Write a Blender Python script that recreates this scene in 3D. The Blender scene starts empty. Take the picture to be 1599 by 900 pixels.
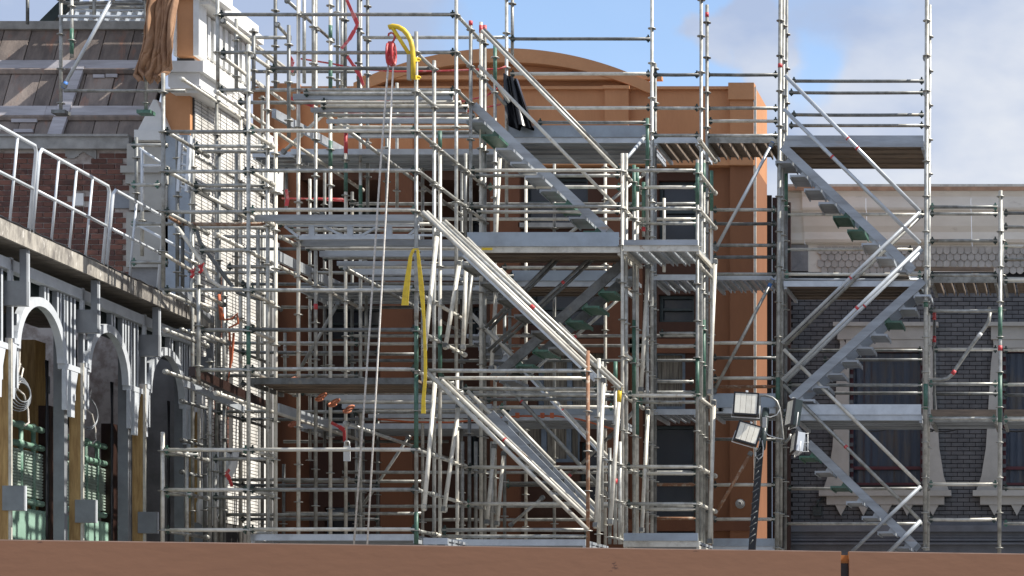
import bpy, math, random
from mathutils import Vector, Matrix, noise
random.seed(7)
S = bpy.context.scene
COL = S.collection
# ------------------------------------------------------------------ camera
F, VX, H, CZ = 3100.0, 1700.0, 1060.0, 1.6      # focal length and principal point of the 1599x900 photograph, eye height
cam = bpy.data.cameras.new('camera'); co = bpy.data.objects.new('camera', cam); COL.objects.link(co)
co.location = (0, 0, CZ); co.rotation_euler = (math.pi/2, 0, 0)
cam.sensor_width = 36; cam.lens = 36*F/1599
cam.shift_x = (799.5-VX)/1599; cam.shift_y = (H-450)/1599
cam.clip_start = .1; cam.clip_end = 5000
S.camera = co
# ------------------------------------------------------------------ light
SUN = Vector((.62, .035, .74)).normalized()
w = bpy.data.worlds.new('World'); S.world = w; w.use_nodes = True
nt = w.node_tree; nt.nodes.clear()
def N(t, **k):
    n = nt.nodes.new(t)
    for a, b in k.items(): setattr(n, a, b)
    return n
def L(a, b): nt.links.new(a, b)
sky = N('ShaderNodeTexSky', sky_type='NISHITA', sun_disc=False)
sky.sun_elevation = math.asin(SUN.z); sky.sun_rotation = math.atan2(SUN.x, SUN.y)
sky.air_density = 1.0; sky.dust_density = .35; sky.ozone_density = 1.0
tc = N('ShaderNodeTexCoord')
mp = N('ShaderNodeMapping'); mp.inputs['Scale'].default_value = (1, 1, 1.9); mp.inputs['Location'].default_value = (3.1, .4, .2)
L(tc.outputs['Generated'], mp.inputs['Vector'])
n1 = N('ShaderNodeTexNoise'); n1.inputs['Scale'].default_value = 5.5; n1.inputs['Detail'].default_value = 9; n1.inputs['Roughness'].default_value = .52
L(mp.outputs[0], n1.inputs['Vector'])
# where the cloud deck opens: broad gaps in the cover, as directions on the sky
def sky_dir(px, py): return Vector(((px-VX), F, (H-py))).normalized()
wn = N('ShaderNodeTexNoise'); wn.inputs['Scale'].default_value = 16; wn.inputs['Detail'].default_value = 5; L(tc.outputs['Generated'], wn.inputs['Vector'])
wv = N('ShaderNodeVectorMath', operation='SUBTRACT'); L(wn.outputs['Color'], wv.inputs[0]); wv.inputs[1].default_value = (.5, .5, .5)
ws = N('ShaderNodeVectorMath', operation='SCALE'); L(wv.outputs[0], ws.inputs[0]); ws.inputs['Scale'].default_value = .07
warp = N('ShaderNodeVectorMath', operation='ADD'); L(tc.outputs['Generated'], warp.inputs[0]); L(ws.outputs[0], warp.inputs[1])
acc = None
for (px, py, r, a) in ((880, 60, .10, .5), (665, 110, .04, .2), (1120, 20, .05, .20), (1270, 90, .028, .2), (1010, 160, .05, .12), (1260,160,.03,.12),(100, -500, .2, .2), (1500, -700, .2, .25),
                       (1165, 85, .030, -.7), (1060, 75, .020, -.6), (1560, 30, .03, -.12), (1430, 200, .10, -.2), (560, 20, .09, -.3), (20, 60, .08, -.2), (780, 60, .02, -.1)):
    d = N('ShaderNodeVectorMath', operation='DISTANCE'); L(warp.outputs[0], d.inputs[0]); d.inputs[1].default_value = sky_dir(px, py)
    m = N('ShaderNodeMapRange', interpolation_type='SMOOTHSTEP'); L(d.outputs['Value'], m.inputs['Value'])
    m.inputs['From Min'].default_value = 0; m.inputs['From Max'].default_value = r; m.inputs['To Min'].default_value = a; m.inputs['To Max'].default_value = 0
    if acc is None: acc = m.outputs[0]
    else:
        s_ = N('ShaderNodeMath', operation='ADD'); L(acc, s_.inputs[0]); L(m.outputs[0], s_.inputs[1]); acc = s_.outputs[0]
sub = N('ShaderNodeMath', operation='SUBTRACT'); L(n1.outputs['Fac'], sub.inputs[0]); L(acc, sub.inputs[1])
cov = N('ShaderNodeMapRange', interpolation_type='SMOOTHSTEP'); L(sub.outputs[0], cov.inputs['Value'])
cov.inputs['From Min'].default_value = .22; cov.inputs['From Max'].default_value = .46; cov.inputs['To Min'].default_value = .12
n2 = N('ShaderNodeTexNoise'); n2.inputs['Scale'].default_value = 7; n2.inputs['Detail'].default_value = 6; L(mp.outputs[0], n2.inputs['Vector'])
cr = N('ShaderNodeValToRGB'); L(n2.outputs['Fac'], cr.inputs['Fac'])
cr.color_ramp.elements[0].position = .46; cr.color_ramp.elements[0].color = (1.95, 2.38, 3.3, 1)
cr.color_ramp.elements[1].position = .74; cr.color_ramp.elements[1].color = (3.9, 3.98, 4.1, 1)
mx = N('ShaderNodeMix', data_type='RGBA'); L(cov.outputs[0], mx.inputs['Factor']); L(sky.outputs[0], mx.inputs['A']); L(cr.outputs[0], mx.inputs['B'])
bg = N('ShaderNodeBackground'); bg.inputs['Strength'].default_value = .15; L(mx.outputs['Result'], bg.inputs['Color'])
wo = N('ShaderNodeOutputWorld'); L(bg.outputs[0], wo.inputs['Surface'])
sl = bpy.data.lights.new('sun', 'SUN'); sl.energy = 5.0; sl.angle = math.radians(.5); sl.color = (1, .955, .88)
so = bpy.data.objects.new('sun', sl); COL.objects.link(so); so.location = (20, 0, 30)
so.rotation_euler = (-SUN).to_track_quat('-Z', 'Y').to_euler()
S.view_settings.view_transform = 'Standard'; S.view_settings.look = 'None'; S.view_settings.exposure = .62; S.view_settings.gamma = 1
S.view_settings.use_curve_mapping = False
S.cycles.max_bounces = 6

# ------------------------------------------------------------------ materials
MATS = {}
def mat(name, c, rough=.6, metal=0, c2=None, scale=6, mix=(.42, .62), jit=.12, bump=0, bscale=40, stretch=(1, 1, 1), c3=None, s3=2.0, m3=(.55, .7), spec=.5, trans=0):
    m = bpy.data.materials.new(name); m.use_nodes = True; t = m.node_tree
    b = t.nodes['Principled BSDF']; b.inputs['Roughness'].default_value = rough; b.inputs['Metallic'].default_value = metal
    b.inputs['Specular IOR Level'].default_value = spec
    g = t.nodes.new('ShaderNodeNewGeometry'); mpp = t.nodes.new('ShaderNodeMapping'); mpp.inputs['Scale'].default_value = stretch
    t.links.new(g.outputs['Position'], mpp.inputs['Vector'])
    oi = t.nodes.new('ShaderNodeObjectInfo')
    add = t.nodes.new('ShaderNodeVectorMath'); add.operation = 'ADD'; t.links.new(mpp.outputs[0], add.inputs[0])
    t.links.new(oi.outputs['Random'], add.inputs[1])
    src = add.outputs[0]
    def mixc(a, bcol, sc, rng, det=6):
        n = t.nodes.new('ShaderNodeTexNoise'); n.inputs['Scale'].default_value = sc; n.inputs['Detail'].default_value = det; n.inputs['Roughness'].default_value = .65
        t.links.new(src, n.inputs['Vector'])
        r = t.nodes.new('ShaderNodeMapRange'); r.inputs['From Min'].default_value = rng[0]; r.inputs['From Max'].default_value = rng[1]
        t.links.new(n.outputs['Fac'], r.inputs['Value'])
        x = t.nodes.new('ShaderNodeMix'); x.data_type = 'RGBA'; t.links.new(r.outputs[0], x.inputs['Factor'])
        if isinstance(a, tuple): x.inputs['A'].default_value = (*a, 1)
        else: t.links.new(a, x.inputs['A'])
        x.inputs['B'].default_value = (*bcol, 1)
        return x.outputs['Result']
    cc = mixc(c, c2 or tuple(v*.72 for v in c), scale, mix)
    if c3: cc = mixc(cc, c3, s3, m3)
    hs = t.nodes.new('ShaderNodeHueSaturation'); t.links.new(cc, hs.inputs['Color'])
    r = t.nodes.new('ShaderNodeMapRange'); r.inputs['To Min'].default_value = 1-jit; r.inputs['To Max'].default_value = 1+jit
    t.links.new(oi.outputs['Random'], r.inputs['Value']); t.links.new(r.outputs[0], hs.inputs['Value'])
    t.links.new(hs.outputs[0], b.inputs['Base Color'])
    if bump:
        n = t.nodes.new('ShaderNodeTexNoise'); n.inputs['Scale'].default_value = bscale; n.inputs['Detail'].default_value = 4
        t.links.new(src, n.inputs['Vector'])
        bp = t.nodes.new('ShaderNodeBump'); bp.inputs['Strength'].default_value = bump; bp.inputs['Distance'].default_value = .01
        t.links.new(n.outputs['Fac'], bp.inputs['Height']); t.links.new(bp.outputs[0], b.inputs['Normal'])
    MATS[name] = m
    return m
STEEL = mat('galvanised_tube', (.45, .445, .41), .42, .45, (.25, .245, .22), 9, (.38, .64), .32, stretch=(1, 1, 1), c3=(.20, .13, .085), s3=8, m3=(.62, .74))
WORN = mat('worn_white_tube', (.66, .63, .55), .45, .2, (.42, .39, .33), 7, (.45, .7), .12, c3=(.33, .20, .11), s3=10, m3=(.62, .76))
DARKS = mat('dull_tube', (.20, .205, .20), .5, .4, (.11, .11, .10), 8, (.4, .65), .2, c3=(.28, .25, .2), s3=5, m3=(.6, .7))
ALU = mat('aluminium', (.55, .58, .60), .42, .45, (.42, .44, .46), 5, (.4, .7), .1)
DECKM = mat('deck_steel', (.40, .43, .46), .5, .3, (.26, .27, .28), 4, (.4, .7), .18, stretch=(.3, 2, 2), c3=(.36, .25, .17), s3=3, m3=(.62, .75))
DWOOD = mat('deck_board', (.20, .15, .11), .8, 0, (.10, .08, .065), 5, (.4, .7), .25, stretch=(.5, 4, 4))
TOE = mat('toe_board', (.34, .39, .44), .5, .15, (.26, .29, .32), 3, (.4, .7), .08)
GRN = mat('green_paint', (.085, .16, .12), .45, 0, (.02, .10, .06), 20, (.4, .7), .2)
DGRN = mat('dark_coupler', (.03, .055, .04), .5, .3, (.02, .02, .02), 20, (.4, .7), .3)
RED = mat('red_tape', (.52, .045, .05), .5, 0, (.62, .22, .2), 12, (.5, .62))
ORG = mat('orange_paint', (.52, .13, .05), .55)
RUST = mat('rusty_tube', (.26, .13, .07), .75, .1, (.42, .34, .26), 11, (.5, .62), .15)
YEL = mat('yellow_paint', (.78, .55, .03), .45, 0, (.55, .36, .03), 14, (.45, .7), .05)
BLU = mat('blue_paint', (.06, .20, .55), .5)
BLK = mat('black_rubber', (.012, .012, .014), .35)
ROPE = mat('rope', (.72, .68, .62), .8, 0, (.5, .45, .4), 40)
WHITE = mat('white_paint', (.74, .74, .72), .55, 0, (.62, .62, .60), 3, (.4, .7), .04, bump=.1)
WBRICK = mat('white_painted_brick', (.74, .725, .69), .8, 0, (.50, .48, .44), 3, (.4, .65), .05, bump=.5, bscale=60, c3=(.40, .37, .32), s3=5, m3=(.6, .76))
WJOINT = mat('dark_joint', (.05, .047, .045), .9)
RBRICK = mat('red_brick', (.185, .08, .055), .85, 0, (.105, .052, .043), 4, (.38, .62), .35, bump=.6, bscale=60, c3=(.32, .15, .11), s3=5, m3=(.6, .72))
MORTAR = mat('mortar', (.50, .45, .41), .95, 0, (.28, .23, .20), 5, bump=.4)
GBRICK = mat('grey_painted_brick', (.125, .127, .132), .8, 0, (.075, .078, .085), 4, (.4, .7), .12, bump=.5, bscale=60)
GJOINT = mat('black_joint', (.014, .014, .015), .95)
ORANGE = mat('terracotta_render', (.50, .235, .108), .85, 0, (.42, .19, .085), 1.6, (.35, .7), .03, bump=.35, bscale=25, stretch=(1, 1, .35), c3=(.36, .16, .075), s3=1.1, m3=(.58, .82))
ORANGE2 = mat('terracotta_trim', (.53, .26, .122), .8, 0, (.46, .22, .10), 2, (.35, .7), .05, bump=.3, bscale=25)
SHADED = mat('shaded_terracotta', (.07, .028, .015), .85, 0, (.05, .021, .012), 1.6, (.35, .7), .04, bump=.35, bscale=25, stretch=(1, 1, .35), c3=(.05, .021, .012), s3=1.3, m3=(.5, .8))  # shade of the lower storeys mixed into the terracotta colour
SHADED2 = mat('shaded_pilaster', (.16, .062, .028), .85, 0, (.125, .048, .023), 1.6, (.35, .7), .04, bump=.3, bscale=25, stretch=(1, 1, .35))  # pilaster terracotta darkened for the shade behind the scaffold
SHADED3 = mat('shaded_lower_terracotta', (.235, .098, .043), .85, 0, (.195, .08, .036), 1.6, (.35, .7), .04, bump=.3, bscale=25, stretch=(1, 1, .35))  # darker copy of the terracotta, shade on the end wall painted in
BROWNP = mat('brown_hoarding_paint', (.285, .138, .075), .6, 0, (.262, .126, .068), 1.6, (.35, .7), .02, bump=.12, bscale=14, stretch=(.6, 1, 1.6), c3=(.10, .045, .03), s3=9, m3=(.69, .72))
BARE = mat('bare_wood_edge', (.55, .25, .08), .8)
GBASE = mat('bluish_grey_base', (.15, .16, .18), .7, 0, (.11, .118, .13), 3, (.35, .65), .03, bump=.2)
CREAM = mat('cream_cornice', (.80, .77, .69), .7, 0, (.66, .62, .54), 2, (.35, .7), .03, stretch=(.4, 1, 1), c3=(.42, .38, .32), s3=5, m3=(.62, .8))
SHING = mat('grey_shingle', (.44, .42, .385), .8, 0, (.31, .29, .26), 6, (.4, .7), .12, bump=.3)
TRIM = mat('window_surround', (.42, .41, .375), .75, 0, (.34, .33, .30), 3, (.4, .7), .05, bump=.15)
GREYP = mat('grey_render', (.30, .30, .30), .8, 0, (.20, .20, .20), 3, (.35, .65), .05, bump=.3)
STONE = mat('grey_stone', (.40, .39, .37), .85, 0, (.25, .245, .23), 4, (.35, .65), .05, bump=.5)
CONC = mat('streaked_concrete', (.40, .37, .32), .85, 0, (.17, .155, .14), 5, (.42, .6), .03, bump=.6, stretch=(1.3, 1.3, .45), c3=(.58, .55, .50), s3=14, m3=(.6, .66))
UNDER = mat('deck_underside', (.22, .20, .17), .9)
ROOFB = mat('weathered_roof_board', (.30, .245, .21), .8, 0, (.17, .14, .125), 3, (.35, .65), .25, bump=.5, stretch=(2, 1, .6), c3=(.33, .19, .14), s3=2.4, m3=(.58, .7))
BATTEN = mat('bluish_plank', (.52, .50, .52), .75, 0, (.37, .35, .36), 4, (.35, .65), .12, stretch=(.4, 3, 3))
TIMBER = mat('treated_timber', (.50, .33, .13), .7, 0, (.29, .17, .06), 6, (.35, .65), .1, bump=.25, stretch=(4, 4, .5), c3=(.12, .06, .03), s3=13, m3=(.73, .76))
GPLATE = mat('grey_steel_plate', (.27, .29, .31), .5, .2, (.21, .22, .235), 4, (.35, .65), .06)
LIGHTST = mat('bright_galvanised', (.66, .69, .72), .4, .1, (.54, .57, .60), 5, (.35, .65), .06)
RIBG = mat('ribbed_green_grey', (.34, .41, .35), .6, 0, (.26, .33, .28), 6)
PALEG = mat('pale_green_paint', (.29, .45, .36), .55, 0, (.24, .38, .30), 3)
MIDG = mat('green_rail_paint', (.22, .34, .27), .45, 0, (.12, .24, .17), 9)
DBROWN = mat('dark_brown_steel', (.035, .018, .014), .4)
BLACKST = mat('dark_steel', (.03, .045, .045), .4)
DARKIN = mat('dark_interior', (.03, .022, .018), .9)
TARP = mat('brown_tarpaulin', (.34, .19, .105), .75, 0, (.25, .135, .075), 5, bump=.5, bscale=12)
PLAST = mat('black_plastic_sheet', (.012, .012, .014), .22)
FRAMEB = mat('blue_grey_frame', (.19, .24, .30), .5)
CURT = mat('curtain', (.30, .27, .22), .9, 0, (.12, .105, .085), 9, (.42, .6), .05, stretch=(9, 1, .25))
BLIND = mat('dark_blind', (.04, .044, .052), .16, 0, (.04, .045, .052), 3, stretch=(.5, 1, 8))
REDF = mat('dark_red_frame', (.085, .012, .018), .5)
PLSHEET = mat('window_film', (.024, .034, .055), .2, 0, (.055, .048, .042), 2.2, (.45, .62), .05, stretch=(3, 1, .5), bump=.6, bscale=9)
LAMPW = mat('lamp_lens', (.88, .84, .72), .4, 0, (.80, .75, .63), 12)
GROUNDM = mat('ground', (.16, .15, .14), .9, 0, (.11, .105, .10), 2)
FLASH = mat('tan_flashing', (.45, .27, .17), .7)
gl = bpy.data.materials.new('window_glass'); gl.use_nodes = True; b_ = gl.node_tree.nodes['Principled BSDF']
b_.inputs['Base Color'].default_value = (.02, .025, .03, 1); b_.inputs['Roughness'].default_value = .08; b_.inputs['Metallic'].default_value = 0
GLASS = gl

# ------------------------------------------------------------------ mesh helpers
def P(x, y, s): return Vector(((x-VX)/s, F/s, CZ+(H-y)/s))       # point seen at (x, y) on the plane that shows s pixels per metre
WPOS = {}
class MB:
    def __init__(s): s.v = []; s.f = []; s.m = []; s.sm = []
    def add(s, vs, fs, mi=0, smooth=False):
        o = len(s.v); s.v += [Vector(p) for p in vs]
        for f in fs: s.f.append(tuple(i+o for i in f)); s.m.append(mi); s.sm.append(smooth)
    def path(s, pts, r, mi=0, n=8, closed=False):
        pts = [Vector(p) for p in pts]; k = len(pts); vs = []; up = None
        for i, p in enumerate(pts):
            if closed: d = (pts[(i+1) % k]-pts[i-1])
            else: d = (pts[min(i+1, k-1)]-pts[max(i-1, 0)])
            d.normalize()
            if up is None: up = Vector((0, 0, 1)) if abs(d.z) < .9 else Vector((1, 0, 0))
            a = d.cross(up)
            if a.length < 1e-4: a = d.cross(Vector((0, 1, 0)))
            a.normalize(); b = a.cross(d).normalized(); up = b
            rr = r[i] if isinstance(r, (list, tuple)) else r
            for j in range(n):
                t = 2*math.pi*j/n; vs.append(p+a*(rr*math.cos(t))+b*(rr*math.sin(t)))
        fs = []
        for i in range(k if closed else k-1):
            i2 = (i+1) % k
            for j in range(n): j2 = (j+1) % n; fs.append((i*n+j, i*n+j2, i2*n+j2, i2*n+j))
        s.add(vs, fs, mi, True)
        if not closed:
            s.f.append(tuple(len(s.v)-k*n+j for j in range(n))[::-1]); s.m.append(mi); s.sm.append(False)
            s.f.append(tuple(len(s.v)-n+j for j in range(n))); s.m.append(mi); s.sm.append(False)
        return s
    def tube(s, a, b, r=.024, mi=0, n=10): return s.path([a, b], r, mi, n)
    def box(s, x0, x1, y0, y1, z0, z1, mi=0):
        s.add([(x0, y0, z0), (x1, y0, z0), (x1, y1, z0), (x0, y1, z0), (x0, y0, z1), (x1, y0, z1), (x1, y1, z1), (x0, y1, z1)],
              [(0, 3, 2, 1), (4, 5, 6, 7), (0, 1, 5, 4), (1, 2, 6, 5), (2, 3, 7, 6), (3, 0, 4, 7)], mi); return s
    def beam(s, a, b, w, h, mi=0, up=(0, 0, 1)):       # a box from a to b, w across, h along up
        a, b, up = Vector(a), Vector(b), Vector(up); d = (b-a).normalized()
        side = d.cross(up)
        if side.length < 1e-4: side = d.cross(Vector((1, 0, 0)))
        side.normalize(); u = side.cross(d).normalized()
        vs = [p+side*(w/2*i)+u*(h/2*j) for p in (a, b) for i, j in ((-1, -1), (1, -1), (1, 1), (-1, 1))]
        s.add(vs, [(0, 1, 2, 3), (7, 6, 5, 4), (0, 4, 5, 1), (1, 5, 6, 2), (2, 6, 7, 3), (3, 7, 4, 0)], mi); return s
    def prism(s, pts, ext, mi=0):                       # polygon pts (list of 3D) extruded by vector ext
        pts = [Vector(p) for p in pts]; n = len(pts); e = Vector(ext)
        s.add(pts+[p+e for p in pts], [tuple(range(n)), tuple(range(2*n-1, n-1, -1))]+[(i, i+n, (i+1) % n+n, (i+1) % n) for i in range(n)], mi); return s
    def grid(s, rows_, mi=0):
        n = len(rows_[0]); s.add([p for r in rows_ for p in r], [(j*n+i, j*n+i+1, (j+1)*n+i+1, (j+1)*n+i) for j in range(len(rows_)-1) for i in range(n-1)], mi, True); return s
    def strip(s, A, B, mi=0, smooth=True):              # sheet between two equal lists of points
        n = len(A); s.add(list(A)+list(B), [(i, i+1, n+i+1, n+i) for i in range(n-1)], mi, smooth); return s
    def mesh(s, name, mats, org=Vector()):
        me = bpy.data.meshes.new(name); me.from_pydata([tuple(p-org) for p in s.v], [], s.f)
        for m in (mats if isinstance(mats, (list, tuple)) else [mats]): me.materials.append(m)
        me.polygons.foreach_set('material_index', s.m); me.polygons.foreach_set('use_smooth', s.sm); me.update()
        return me
    def build(s, name, mats, parent=None, kind=None, label=None):
        org = WPOS[parent.name] if parent else Vector()
        o = bpy.data.objects.new(name, s.mesh(name, mats, org)); COL.objects.link(o)
        if parent: o.parent = parent
        WPOS[o.name] = org
        if kind: o['kind'] = kind
        if label: o['label'] = label
        return o
def thing(name, label, cat, loc, group=None):
    o = bpy.data.objects.new(name, None); COL.objects.link(o); o.location = loc; WPOS[o.name] = Vector(loc); o.empty_display_size = .1
    o['label'] = label; o['category'] = cat
    if group: o['group'] = group
    return o
def single(mb, name, mats, label, cat, group=None):     # a thing that is one mesh; its origin goes to the base of the shape
    zs = min(p.z for p in mb.v); c = sum(mb.v, Vector())/len(mb.v); c.z = zs
    o = bpy.data.objects.new(name, mb.mesh(name, mats, c)); COL.objects.link(o); o.location = c; WPOS[o.name] = c
    o['label'] = label; o['category'] = cat
    if group: o['group'] = group
    return o
def piece(name, me, parent, world_loc, rot=None):       # an object on shared mesh data
    o = bpy.data.objects.new(name, me); COL.objects.link(o); o.parent = parent; o.location = world_loc-WPOS[parent.name]
    if rot: o.rotation_euler = rot
    return o
def boxmesh(name, sx, sy, sz, m, bev=0):
    mb = MB(); mb.box(-sx/2, sx/2, -sy/2, sy/2, -sz/2, sz/2); return mb.mesh(name, m)

# ------------------------------------------------------------------ ground
g = MB(); g.box(-900, 900, -60, 2500, -.5, 0); g.build('ground', GROUNDM, kind='structure')

# ------------------------------------------------------------------ hoarding in front
def hp(x, s_extra=0):                                    # hoarding line: nearer at the left
    Y = 3100*.56/(217-22*x/1599); return Vector(((x-VX)*Y/F, Y, 0))
def hoard(x0, x1, lab):
    a, b = hp(x0), hp(x1); d = (b-a).normalized(); n = Vector((-d.y, d.x, 0))
    t = thing('hoarding_panel', lab, 'hoarding', a, 'brown hoarding panels in the foreground')
    mb = MB(); z1 = CZ+.56
    mb.prism([a, b, b+n*.04, a+n*.04], (0, 0, z1-.003)); mb.build('board', BROWNP, t)
    mb = MB(); mb.prism([a+Vector((0, 0, z1-.003)), b+Vector((0, 0, z1-.003)), b+n*.043+Vector((0, 0, z1-.003)), a+n*.043+Vector((0, 0, z1-.003))], (0, 0, .004))
    mb.build('top_edge', mat('pale_edge', (.5, .33, .25), .7) if 'pale_edge' not in MATS else MATS['pale_edge'], t)
    mb = MB(); e = b if x0 < 100 else a
    sg = 1 if x0 < 100 else -1
    mb.prism([e+Vector((0, 0, z1-.035)), e+d*.0015*sg+Vector((0, 0, z1-.035)), e+d*.0015*sg+n*.04+Vector((0, 0, z1-.035)), e+n*.04+Vector((0, 0, z1-.035))], (0, 0, .034)); mb.build('cut_edge', BARE, t)
    if x0 < 100:
        mb = MB(); q = e-d*.05+n*.045; r_ = e+d*.06+n*.045; mb.prism([q, r_, r_+n*.03, q+n*.03], (0, 0, z1-.016), 0); mb.prism([q-n*.001+Vector((0, 0, z1-.05)), r_-n*.001+Vector((0, 0, z1-.05)), r_+n*.031+Vector((0, 0, z1-.05)), q+n*.031+Vector((0, 0, z1-.05))], (0, 0, .036), 1); mb.build('cover_strip', [DBROWN, BARE], t)
    return t
hoard(-700, 1313, 'long brown painted hoarding panel with knots filling the left of the foreground')
hoard(1326, 2400, 'brown painted hoarding panel right of the narrow gap')

# ------------------------------------------------------------------ walls built of bricks
def in_rects(x, z, rects): return any(a <= x <= b and c <= z <= d for a, b, c, d in rects)

# ------------------------------------------------------------------ red brick building at the left (front at s = 105)
SB = 105.0; YB = F/SB
bb = thing('brick_building', 'red brick building with a boarded mansard roof and a white side wall at the left', 'building', P(0, H+CZ*SB, SB))
px = lambda x, s=SB: (x-VX)/s
pz = lambda y, s=SB: CZ+(H-y)/s
XR = px(208)
mb = MB(); mb.box(px(-330), XR, YB, YB+.25, 0, pz(235)); bw = mb.build('wall', MORTAR, bb)
bm = boxmesh('brick', .222, .03, .066, RBRICK); hb = boxmesh('brick', .10, .03, .064, RBRICK)
z = pz(240)-.035; row = 0; cnt = 0; far = MB()
while z > pz(450):
    x = px(-6)+(.118 if row % 2 else 0)
    while x < XR-.105:
        if not in_rects(x, z, [(px(108), px(135), pz(325), pz(297)), (px(176), px(200), pz(330), pz(302)), (px(102), px(152), pz(253), pz(234))]):
            if cnt < 296:
                piece('brick', bm, bw, Vector((x+random.uniform(-.003, .003), YB-.002+random.uniform(-.003, .003), z)), (0, 0, random.uniform(-.01, .01))); cnt += 1
            else: far.box(x-.103, x+.103, YB-.015, YB+.01, z-.032, z+.032)
        x += .236
    z -= .080; row += 1
far.build('bricks', RBRICK, bw, kind='stuff')
mb = MB(); mb.box(px(-330), px(206), YB-.10, YB+.02, pz(235), pz(217)); mb.box(px(-330), px(206), YB-.13, YB+.02, pz(217)+.002, pz(213)); mb.build('cornice', STONE, bb)
mb = MB()   # rough mortar patch under the cornice
for i in range(16):
    x = px(103+i*3); hh = .07+.05*math.sin(i*.5)+random.uniform(0, .03)
    mb.box(x, x+.03, YB-.021, YB-.001, pz(235)-hh, pz(235)-.002)
mb.build('mortar_patch', STONE, bb)
mb = MB(); mb.box(px(116), px(132), YB-.035, YB, pz(322), pz(303)); mb.build('vent_cover', WHITE, bb)
mb = MB(); mb.box(px(180), px(205), YB-.03, YB, pz(326), pz(304)); mb.build('junction_box', GPLATE, bb)
mb = MB(); mb.box(XR+.001, -13.56, YB-.06, YB+.2, 0, pz(418)); mb.build('lower_wall', GREYP, bb)
# mansard roof: sloping backing, boards, battens
S2 = 102.0; Y2 = F/S2; zt = pz(42, S2); zb = pz(214)
def rp(x, t, off=0):                                     # x in pixels at the eaves; t 0..1 up the slope; off out of the slope
    n = Vector((0, -(zt-zb), (Y2-YB))).normalized()
    return Vector((px(x), YB+.05+(Y2-YB)*t, zb+(zt-zb)*t))+n*off
mb = MB(); mb.prism([rp(-330, 0, -.05), rp(222, 0, -.05), rp(222, 1, -.05), rp(-330, 1, -.05)], (0, .1, -.06)); rf = mb.build('roof', DARKIN, bb)
xs = [-200, -145, -98, -52, -8, 40, 66, 112, 158, 196, 240]
for rw, (t0, t1) in enumerate(((.0, .23), (.235, .62), (.63, 1.0))):
    off = (rw*13) % 29
    for a, b in zip(xs[:-1], xs[1:]):
        a2, b2 = a+off-18, b+off-18
        if b2 < -150: continue
        b2 = min(b2, 226)
        if a2 >= b2: continue
        mb = MB(); u = random.uniform(0, .012)
        q = [rp(a2+.8, t0, u), rp(b2-.8, t0, u), rp(b2-.8, t1, u), rp(a2+.8, t1, u)]
        mb.prism([p for p in q], Vector((0, .02, -.045))); mb.build('roof_board', ROOFB, rf)
for t0, t1 in ((.18, .265), (.60, .68)):
    for a, b in ((-170, 60), (60.5, 222)):
        mb = MB(); mb.prism([rp(a, t0, .05), rp(b, t0, .05), rp(b, t1, .05), rp(a, t1, .05)], Vector((0, .03, -.05))); mb.build('batten', BATTEN, rf)
        mb = MB(); mb.prism([rp(a, t0-.02, .075), rp(b, t0-.02, .075), rp(b, t0, .06), rp(a, t0, .06)], Vector((0, .03, -.05))); mb.build('batten_lip', ROOFB, rf)
mb = MB(); mb.prism([rp(74, .0, .07), rp(96, .0, .07), rp(104, .62, .07), rp(84, .62, .07)], Vector((0, .03, -.03))); mb.build('leaning_plank', BATTEN, rf)
mb = MB(); mb.beam(rp(-330, 1.0, .03), rp(222, 1.0, .03), .14, .12); mb.build('ridge_board', STONE, rf)
for (x, t, l) in ((10, .14, 40), (18, .05, 30), (120, .54, 18), (140, .545, 18)):
    mb = MB(); mb.beam(rp(x, t, .03), rp(x+l, t, .03), .03, .05); mb.build('loose_batten', BATTEN, rf)
# lattice of the roof structure showing above the ridge
mb = MB()
for i in range(6):
    mb.beam(P(95, 8+i*6, 101-i*.8), P(235, 2+i*6, 101-i*.8), .05, .05)
for i in range(9): mb.beam(P(100+i*16, 40, 101), P(112+i*17, -10, 97), .05, .04)
mb.build('roof_frame', ALU, bb)
mb = MB(); mb.beam(P(70, 40, 101.5), P(130, -20, 101.5), .10, .16); mb.build('ridge_flashing', BLACKST, bb)
# corner pilaster, its cap and the triangular bracket
mb = MB(); mb.box(px(222), px(262), YB-.25, YB-.02, pz(226), pz(210))
mb.prism([(px(225), YB-.2, pz(210)), (px(274), YB-.2, pz(210)), (px(254), YB-.2, pz(162)), (px(249), YB-.2, pz(162))], (0, .15, 0)); mb.build('bracket', WHITE, bb)
XW = -13.3                                               # plane of the white side wall
mb = MB(); mb.box(px(262), XW-.02, YB-.1, YB+.2, pz(214), pz(142)); mb.build('orange_panel', ORANGE2, bb)
mb = MB(); mb.box(px(264), XW-.02, YB-.12, YB+.2, pz(520), pz(214)-.002); mb.build('grey_pier', TOE, bb)
mb = MB(); mb.box(px(282), px(309), YB-.12, YB+.2, pz(92), pz(3)); mb.box(px(279), px(282.4), YB-.17, YB+.15, pz(92), pz(-25), 1); mb.box(px(309.3), px(318), YB-.16, YB+.1, pz(92), pz(-25), 1); mb.build('pilaster', [ORANGE2, WHITE], bb)
mb = MB(); mb.box(px(276), px(345), YB-.24, YB+.4, pz(3), pz(-22)); mb.build('upper_cornice', WHITE, bb)
mb = MB(); yc = YB-.36
mb.box(px(256, 106.3), px(317, 106.3), yc, YB+.75, pz(112, 106.3), pz(95, 106.3)); mb.box(px(260, 106.3), px(309, 106.3), yc+.05, YB+.6, pz(133, 106.3), pz(112, 106.3)-.002)
mb.box(px(264, 106.3), px(312, 106.3), yc+.03, YB+.65, pz(137, 106.3), pz(133, 106.3)-.002); mb.box(px(262, 106.3), px(306, 106.3), yc+.1, YB+.5, pz(142, 106.3), pz(137, 106.3)-.002)
mb.build('pilaster_cap', WHITE, bb)
mb = MB()
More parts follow.
